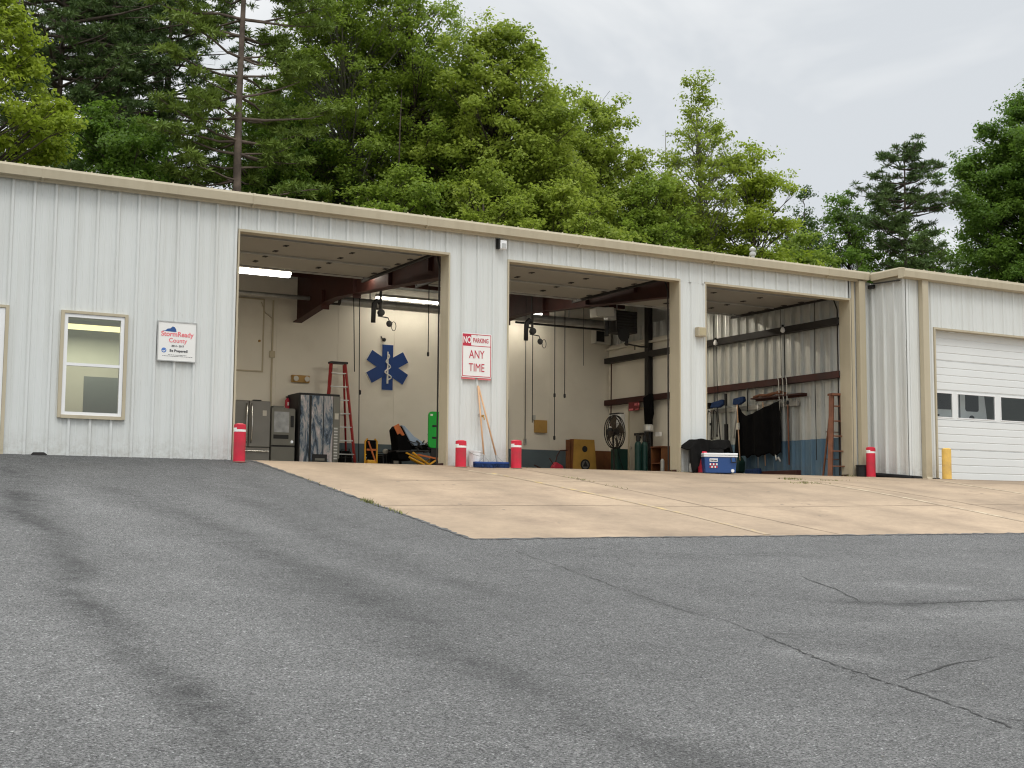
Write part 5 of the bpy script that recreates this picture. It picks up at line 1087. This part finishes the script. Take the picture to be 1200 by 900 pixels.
tag(MB().prism([(12.8, 0), (8.9, 0), (8.9, .30), (12.8, .42)], 'x', 41.3, 41.6).build('black_plank', 'black', org=(41.4, 11, 0)), 'flat black plank lying on floor left of the red beam', 'plank')
T = Thing('floor_broom', 'blue broom head on the floor below the tarp', 'broom', (41.8, 9.2, 0)); T.part('broom_head', MB().box(41.5, 41.8, 8.6, 10.2, .1, .72), 'bluebr', bevel=.08)
tag(MB().tube([(42.0, 7.3, 1.75), (41.95, 7.2, 1.3), (42.0, 7.0, 1.5), (41.98, 6.8, 1.2)], .07, 7).build('tie_down_hook', 'galv', org=(42, 7, 1.2), smooth=True), 'grey hook and loop at the tarp lower right corner', 'hook')

# overhead cable behind the annex
cb = MB(); cb.tube([(60+i*9., 38, 22.2-1.6*math.sin(math.pi*i/12)) for i in range(13)], .04, 5); tag(cb.build('overhead_cable', 'black', org=(110, 38, 21)), 'thin utility cable crossing low in front of the trees at right', 'cable')

# ------------------------------------------------------------------ trees behind the garage
def leaf_mat(name, col, col2, trans=.55):
    m = bpy.data.materials.new(name); m.use_nodes = True; n = m.node_tree.nodes; l = m.node_tree.links; n.clear()
    o = n.new('ShaderNodeOutputMaterial'); b = n.new('ShaderNodeBsdfPrincipled'); b.inputs['Roughness'].default_value = .55; b.inputs['Specular IOR Level'].default_value = .25
    tr = n.new('ShaderNodeBsdfTranslucent'); x = n.new('ShaderNodeMixShader'); x.inputs[0].default_value = trans
    g = n.new('ShaderNodeNewGeometry'); t = n.new('ShaderNodeTexCoord'); q = n.new('ShaderNodeTexNoise'); q.inputs['Scale'].default_value = .55; q.inputs['Detail'].default_value = 3
    l.new(t.outputs['Object'], q.inputs[0]); a = n.new('ShaderNodeMath'); a.operation = 'MULTIPLY_ADD'; a.inputs[1].default_value = .55; l.new(g.outputs['Random Per Island'], a.inputs[0])
    s = n.new('ShaderNodeMapRange'); s.inputs[1].default_value = .35; s.inputs[2].default_value = .65; s.inputs[4].default_value = .45; l.new(q.outputs[0], s.inputs[0]); l.new(s.outputs[0], a.inputs[2])
    mx_ = n.new('ShaderNodeMix'); mx_.data_type = 'RGBA'; l.new(a.outputs[0], mx_.inputs[0]); mx_.inputs[6].default_value = tuple(col)+(1,); mx_.inputs[7].default_value = tuple(col2)+(1,)
    l.new(mx_.outputs[2], b.inputs['Base Color']); l.new(mx_.outputs[2], tr.inputs[0]); l.new(b.outputs[0], x.inputs[1]); l.new(tr.outputs[0], x.inputs[2]); l.new(x.outputs[0], o.inputs[0]); return m
LM = dict(yel=leaf_mat('maple_leaf_bright', (.19, .265, .02), (.37, .45, .05)), mid=leaf_mat('leaf_mid_green', (.125, .20, .022), (.28, .37, .050)),
          lite=leaf_mat('leaf_light_green', (.18, .255, .026), (.36, .43, .065)), dark=leaf_mat('leaf_dark_green', (.045, .090, .022), (.11, .175, .038)),
          fresh=leaf_mat('leaf_fresh_green', (.070, .15, .018), (.165, .26, .034)), pine=leaf_mat('pine_needle', (.050, .095, .028), (.12, .175, .045), .2),
          pinel=leaf_mat('pine_needle_light', (.085, .14, .020), (.20, .27, .045), .2))
def leaves_mesh(name, P, Nrm, size, elong, mat, parent, org):
    """P: leaf centres (feet), one diamond-shaped leaf face each"""
    n = len(P); up_ = rng.normal(size=(n, 3)); a = np.cross(Nrm, up_); a /= np.linalg.norm(a, axis=1)[:, None]+1e-9; b = np.cross(Nrm, a); b /= np.linalg.norm(b, axis=1)[:, None]+1e-9
    s = (size*rng.uniform(.6, 1.35, n))[:, None]; co = np.stack([P-a*s*elong, P-b*s*.62+a*s*.1, P+a*s*elong, P+b*s*.62+a*s*.1], 1).reshape(-1, 3)
    co = ((co-np.array(org))*FT).astype(np.float32); me = bpy.data.meshes.new(name); me.vertices.add(4*n); me.vertices.foreach_set('co', co.ravel())
    me.loops.add(4*n); me.loops.foreach_set('vertex_index', np.arange(4*n)); me.polygons.add(n); me.polygons.foreach_set('loop_start', np.arange(n)*4); me.update(calc_edges=True)
    me.materials.append(mat); o = bpy.data.objects.new(name, me); COL.objects.link(o); o.parent = parent; return o
def curve_pts(a, b, bend, k=5):
    a = np.array(a, float); b = np.array(b, float); return [a+(b-a)*t+np.array([0, 0, 1.])*bend*math.sin(math.pi*t)+rng.normal(0, .12, 3)*(0 < t < 1) for t in np.linspace(0, 1, k)]
def gh(x, y): return -.3+.05*max(0, y-34)
def broadleaf(x, y, top, rad, mat, label, dens=1., sparse=0., bark='trunk', low=13., leaf=.2, tall=1., grp='broadleaf trees behind the garage'):
    z0 = gh(x, y); T = Thing('broadleaf_tree', label, 'tree', (x, y, z0), grp); bot = min(low, top*.4)
    cz, hz = (top+bot)/2, (top-bot)/2; axis = lambda z: (x+.5*math.sin(z*.12+x), y+.4*math.cos(z*.1+y))
    tr = MB(); pts = [(*axis(z), z) for z in np.linspace(z0, top-hz*.25, 9)]; tr.tube(pts, .28+.012*top, 9, r2=.07); rad *= 1.3; ncl = int(190*dens*(rad/7)**1.3*(hz/14)**.9); leaf *= .70
    cen = []
    for q_ in range(int(1+4*sparse)): tr.tube([(x+.1*q_, y, z0), (x+rng.normal(0, .5), y+rng.normal(0, .5), bot), (x+rng.normal(0, rad*.3), y+rng.normal(0, rad*.3), bot+hz), (x+rng.normal(0, rad*.4), y+rng.normal(0, rad*.4), bot+hz*1.6)], .16, 6, r2=.03)
    for i in range(ncl):
        v = rng.normal(size=3); v /= np.linalg.norm(v); r_ = rng.uniform(.25, 1)**.55; h = v[2]*r_
        wid = rad*(1-.35*max(0, h)**1.5*tall)*(1+.24*math.sin(5*math.atan2(v[1], v[0])+h*5+x)); cen.append((axis(cz+h*hz)[0]+v[0]*r_*wid, axis(cz+h*hz)[1]+v[1]*r_*wid, cz+h*hz))
    PP = []; NN = []
    for (cx, cy, c_z) in cen:
        ax_, ay_ = axis(c_z); d = math.hypot(cx-ax_, cy-ay_); zb = max(bot*.8, c_z-d*rng.uniform(.5, 1.0)-1); bx, by = axis(zb)
        cp = curve_pts((bx, by, zb), (cx, cy, c_z-.3), .3*d*.3, 5); tr.tube(cp, .05+.012*d, 5, r2=.02, cap=False)
        rr_ = rng.uniform(.7, 1.6)*(1-.3*sparse)*(.75+.25*rad/7); k = int(rr_**2*215*(1-.3*sparse)*rng.uniform(.5, 1.25))
        for s_ in range(3):                 # twigs out into the clump
            e = np.array((cx, cy, c_z))+rng.normal(0, .55*rr_, 3)*np.array((1, 1, .6)); tr.tube([cp[-2], tuple(e)], .022, 3, cap=False)
        nsub = int(rng.integers(4, 8)); sub = rng.normal(0, .66, (nsub, 3))*rr_*np.array((1, 1, .62)); w = rng.integers(0, nsub, k)
        p = sub[w]+rng.normal(0, .36, (k, 3))*rr_*np.array((1, 1, .6)); PP.append(p+np.array((cx, cy, c_z)))
        nn = p/(np.linalg.norm(p, axis=1)[:, None]+.3)*.7+rng.normal(0, .55, (k, 3))+np.array((0, 0, .75)); NN.append(nn/np.linalg.norm(nn, axis=1)[:, None])
    T.part('trunk', tr, bark, smooth=True); leaves_mesh('crown', np.concatenate(PP), np.concatenate(NN), leaf, 1., LM[mat], T.e, (x, y, z0)); return T
def pine(x, y, top, rad, label, mat='pine', first=8., dens=1., roundtop=0., leaf=.3, whorl=1.7, tr_r=.5, inner=.28, grp='pine trees behind the garage'):
    z0 = gh(x, y); T = Thing('pine_tree', label, 'tree', (x, y, z0), grp); tr = MB(); tr.tube([(x+.15*math.sin(z*.15), y, z) for z in np.linspace(z0, top, 10)], tr_r, 10, r2=.06)
    PP = []; NN = []; z = first
    while z < top-1:
        f = (z-first)/(top-first); L_ = rad*((1-f)**.75 if not roundtop else math.sqrt(max(.03, 1-((f-.42)/.60)**2))); k = int(rng.integers(4, 7))
        for i in range(k):
            a = rng.uniform(0, 6.28); a += 2.2 if inner > .4 and abs(a-4.42) < .75 else 0; ln = L_*rng.uniform(.55, 1.12); tip = np.array((x+math.cos(a)*ln, y+math.sin(a)*ln, z+ln*rng.uniform(-.05, .35)+.3))
            cp = curve_pts((x, y, z), tip, -.05*ln, 5); tr.tube(cp, .05+.014*ln, 5, r2=.02, cap=False)
            m = max(2, int(ln*2.1*dens))
            for j in range(m):
                t = rng.uniform(inner, 1.03); b = cp[0]+(tip-cp[0])*t; side = rng.normal(0, .16*ln*(1.15-t)+.22, 3)*np.array((1, 1, .38)); c = b+side+np.array((0, 0, .15)); tr.tube([tuple(b), tuple(c)], .02, 3, cap=False)
                q = int(rng.integers(42, 80)); d = rng.normal(size=(q, 3))+np.array((0, 0, .35)); d /= np.linalg.norm(d, axis=1)[:, None]; PP.append(c+d*rng.uniform(.1, .62, (q, 1))*np.array((1.25, 1.25, .6))); NN.append(d)
        z += whorl*rng.uniform(.55, 1.15)*(1-.35*f)
    T.part('trunk', tr, 'pinebark', smooth=True); P = np.concatenate(PP); D = np.concatenate(NN); n = len(P)
    s = (leaf*rng.uniform(.6, 1.3, n))[:, None]; b = np.cross(D, rng.normal(size=(n, 3))); b /= np.linalg.norm(b, axis=1)[:, None]+1e-9
    co = np.stack([P-D*s, P-b*s*.2, P+D*s, P+b*s*.2], 1).reshape(-1, 3); co = ((co-np.array((x, y, z0)))*FT).astype(np.float32)
    me = bpy.data.meshes.new('crown'); me.vertices.add(4*n); me.vertices.foreach_set('co', co.ravel()); me.loops.add(4*n); me.loops.foreach_set('vertex_index', np.arange(4*n)); me.polygons.add(n); me.polygons.foreach_set('loop_start', np.arange(n)*4); me.update(calc_edges=True)
    me.materials.append(LM[mat]); o = bpy.data.objects.new('crown', me); COL.objects.link(o); o.parent = T.e; return T

broadleaf(-8, 45, 43, 5.1, 'yel', 'bright yellow green maple at the far left edge', leaf=.30)
pine(3, 72, 78, 11, 'dark pine rising behind the bright maple at left', first=14, roundtop=1, dens=.6)
pine(9.5, 80, 84, 10, 'second dark pine from the left with thin trunk', first=16, roundtop=1, dens=.55)
pine(14.0, 46, 60, 7.6, 'tall pine with thick bare grey trunk in full view', mat='pinel', first=16.5, roundtop=1, dens=.85, whorl=2.3, tr_r=.62, inner=.5)
broadleaf(6.2, 54, 34.5, 5.6, 'fresh', 'fresh green low tree between the dark pines', leaf=.27)
broadleaf(29.5, 60, 62, 7.4, 'mid', 'tall airy green tree just right of the big pine', sparse=.35, dens=1.1, bark='palebark', leaf=.24)
broadleaf(35.5, 57, 57, 6.0, 'mid', 'upright green tree left of centre with thin top', sparse=.45, leaf=.24)
broadleaf(43.4, 52, 48.5, 7.6, 'lite', 'largest light green tree in the middle behind second bay', dens=1.25, leaf=.29)
broadleaf(49, 72, 50, 7.5, 'mid', 'broad green tree hidden behind the largest middle tree', leaf=.27)
broadleaf(56.5, 55, 43.5, 6.4, 'lite', 'light green tree right of the largest one, leaning branches', dens=.95, leaf=.28)
broadleaf(67.2, 50, 46.5, 4.4, 'lite', 'tall narrow sparse tree with open pale stems', sparse=.6, dens=1.05, bark='palebark', leaf=.24, tall=1.6)
broadleaf(73.5, 48, 39.5, 4.6, 'yel', 'yellow green rounded tree above the third bay', sparse=.2, leaf=.26)
broadleaf(105, 75, 44, 4.2, 'dark', 'thin dark sparse tree seen against the sky', sparse=.7, leaf=.25)
broadleaf(104, 65, 42, 4.6, 'fresh', 'deep green tree left of the round topped pine', sparse=.45, leaf=.26)
pine(104.5, 55, 45.5, 6.9, 'round topped dark pine standing out against the sky', first=19, roundtop=1, dens=.65, whorl=1.7)
broadleaf(124.5, 50, 55, 8.6, 'fresh', 'large deep green tree at the far right edge', dens=1.3, leaf=.29)
broadleaf(23, 60, 40, 5.4, 'fresh', 'green tree filling the gap right of the pine trunk', leaf=.26)
broadleaf(46, 43, 30, 4.8, 'lite', 'low light green tree just above the middle of the eave', leaf=.28)
broadleaf(58.5, 46, 33, 4.6, 'mid', 'low green tree above the second pillar', leaf=.27)
broadleaf(87, 56, 32, 4.8, 'mid', 'low green tree below the thin dark one', leaf=.27)
broadleaf(29, 46, 30, 5.0, 'mid', 'low green tree left of centre above the eave', leaf=.28)
broadleaf(37, 44, 29.5, 4.8, 'lite', 'small light green tree above the no parking pillar', leaf=.28, sparse=.2)
pine(18, 88, 86, 10, 'far dark pine seen left of the big pine', first=16, roundtop=1, dens=.5)
broadleaf(33, 85, 52, 6.4, 'dark', 'far shadowy tree between big pine and airy tree', leaf=.3)
broadleaf(66, 80, 52, 7.0, 'mid', 'far green tree behind the light one right of centre', leaf=.3)
broadleaf(81, 75, 42, 6.0, 'mid', 'far green tree behind the narrow sparse one', leaf=.3)
broadleaf(8.5, 50, 25, 3.6, 'fresh', 'low fresh green tree at the foot of the big pine', leaf=.27)
broadleaf(2, 60, 31, 5.0, 'dark', 'low dark tree under the left pines', leaf=.28)
broadleaf(93, 52, 30, 3.6, 'fresh', 'low deep green tree left of the eave corner', leaf=.27)
broadleaf(126, 72, 40, 5.5, 'fresh', 'low deep green tree between round pine and right edge', leaf=.28)
broadleaf(79, 50, 29, 3.2, 'mid', 'low green tree between the yellow and thin dark trees', leaf=.26)
pine(91, 90, 42, 5.2, 'small far dark pine near the roof vent', first=18, roundtop=1, dens=.8)
broadleaf(63, 50, 35, 4.6, 'lite', 'light green low tree left of the narrow sparse one', leaf=.27)
broadleaf(96, 68, 38, 3.6, 'dark', 'slim dark tree between yellow tree and round pine', sparse=.5, leaf=.25)
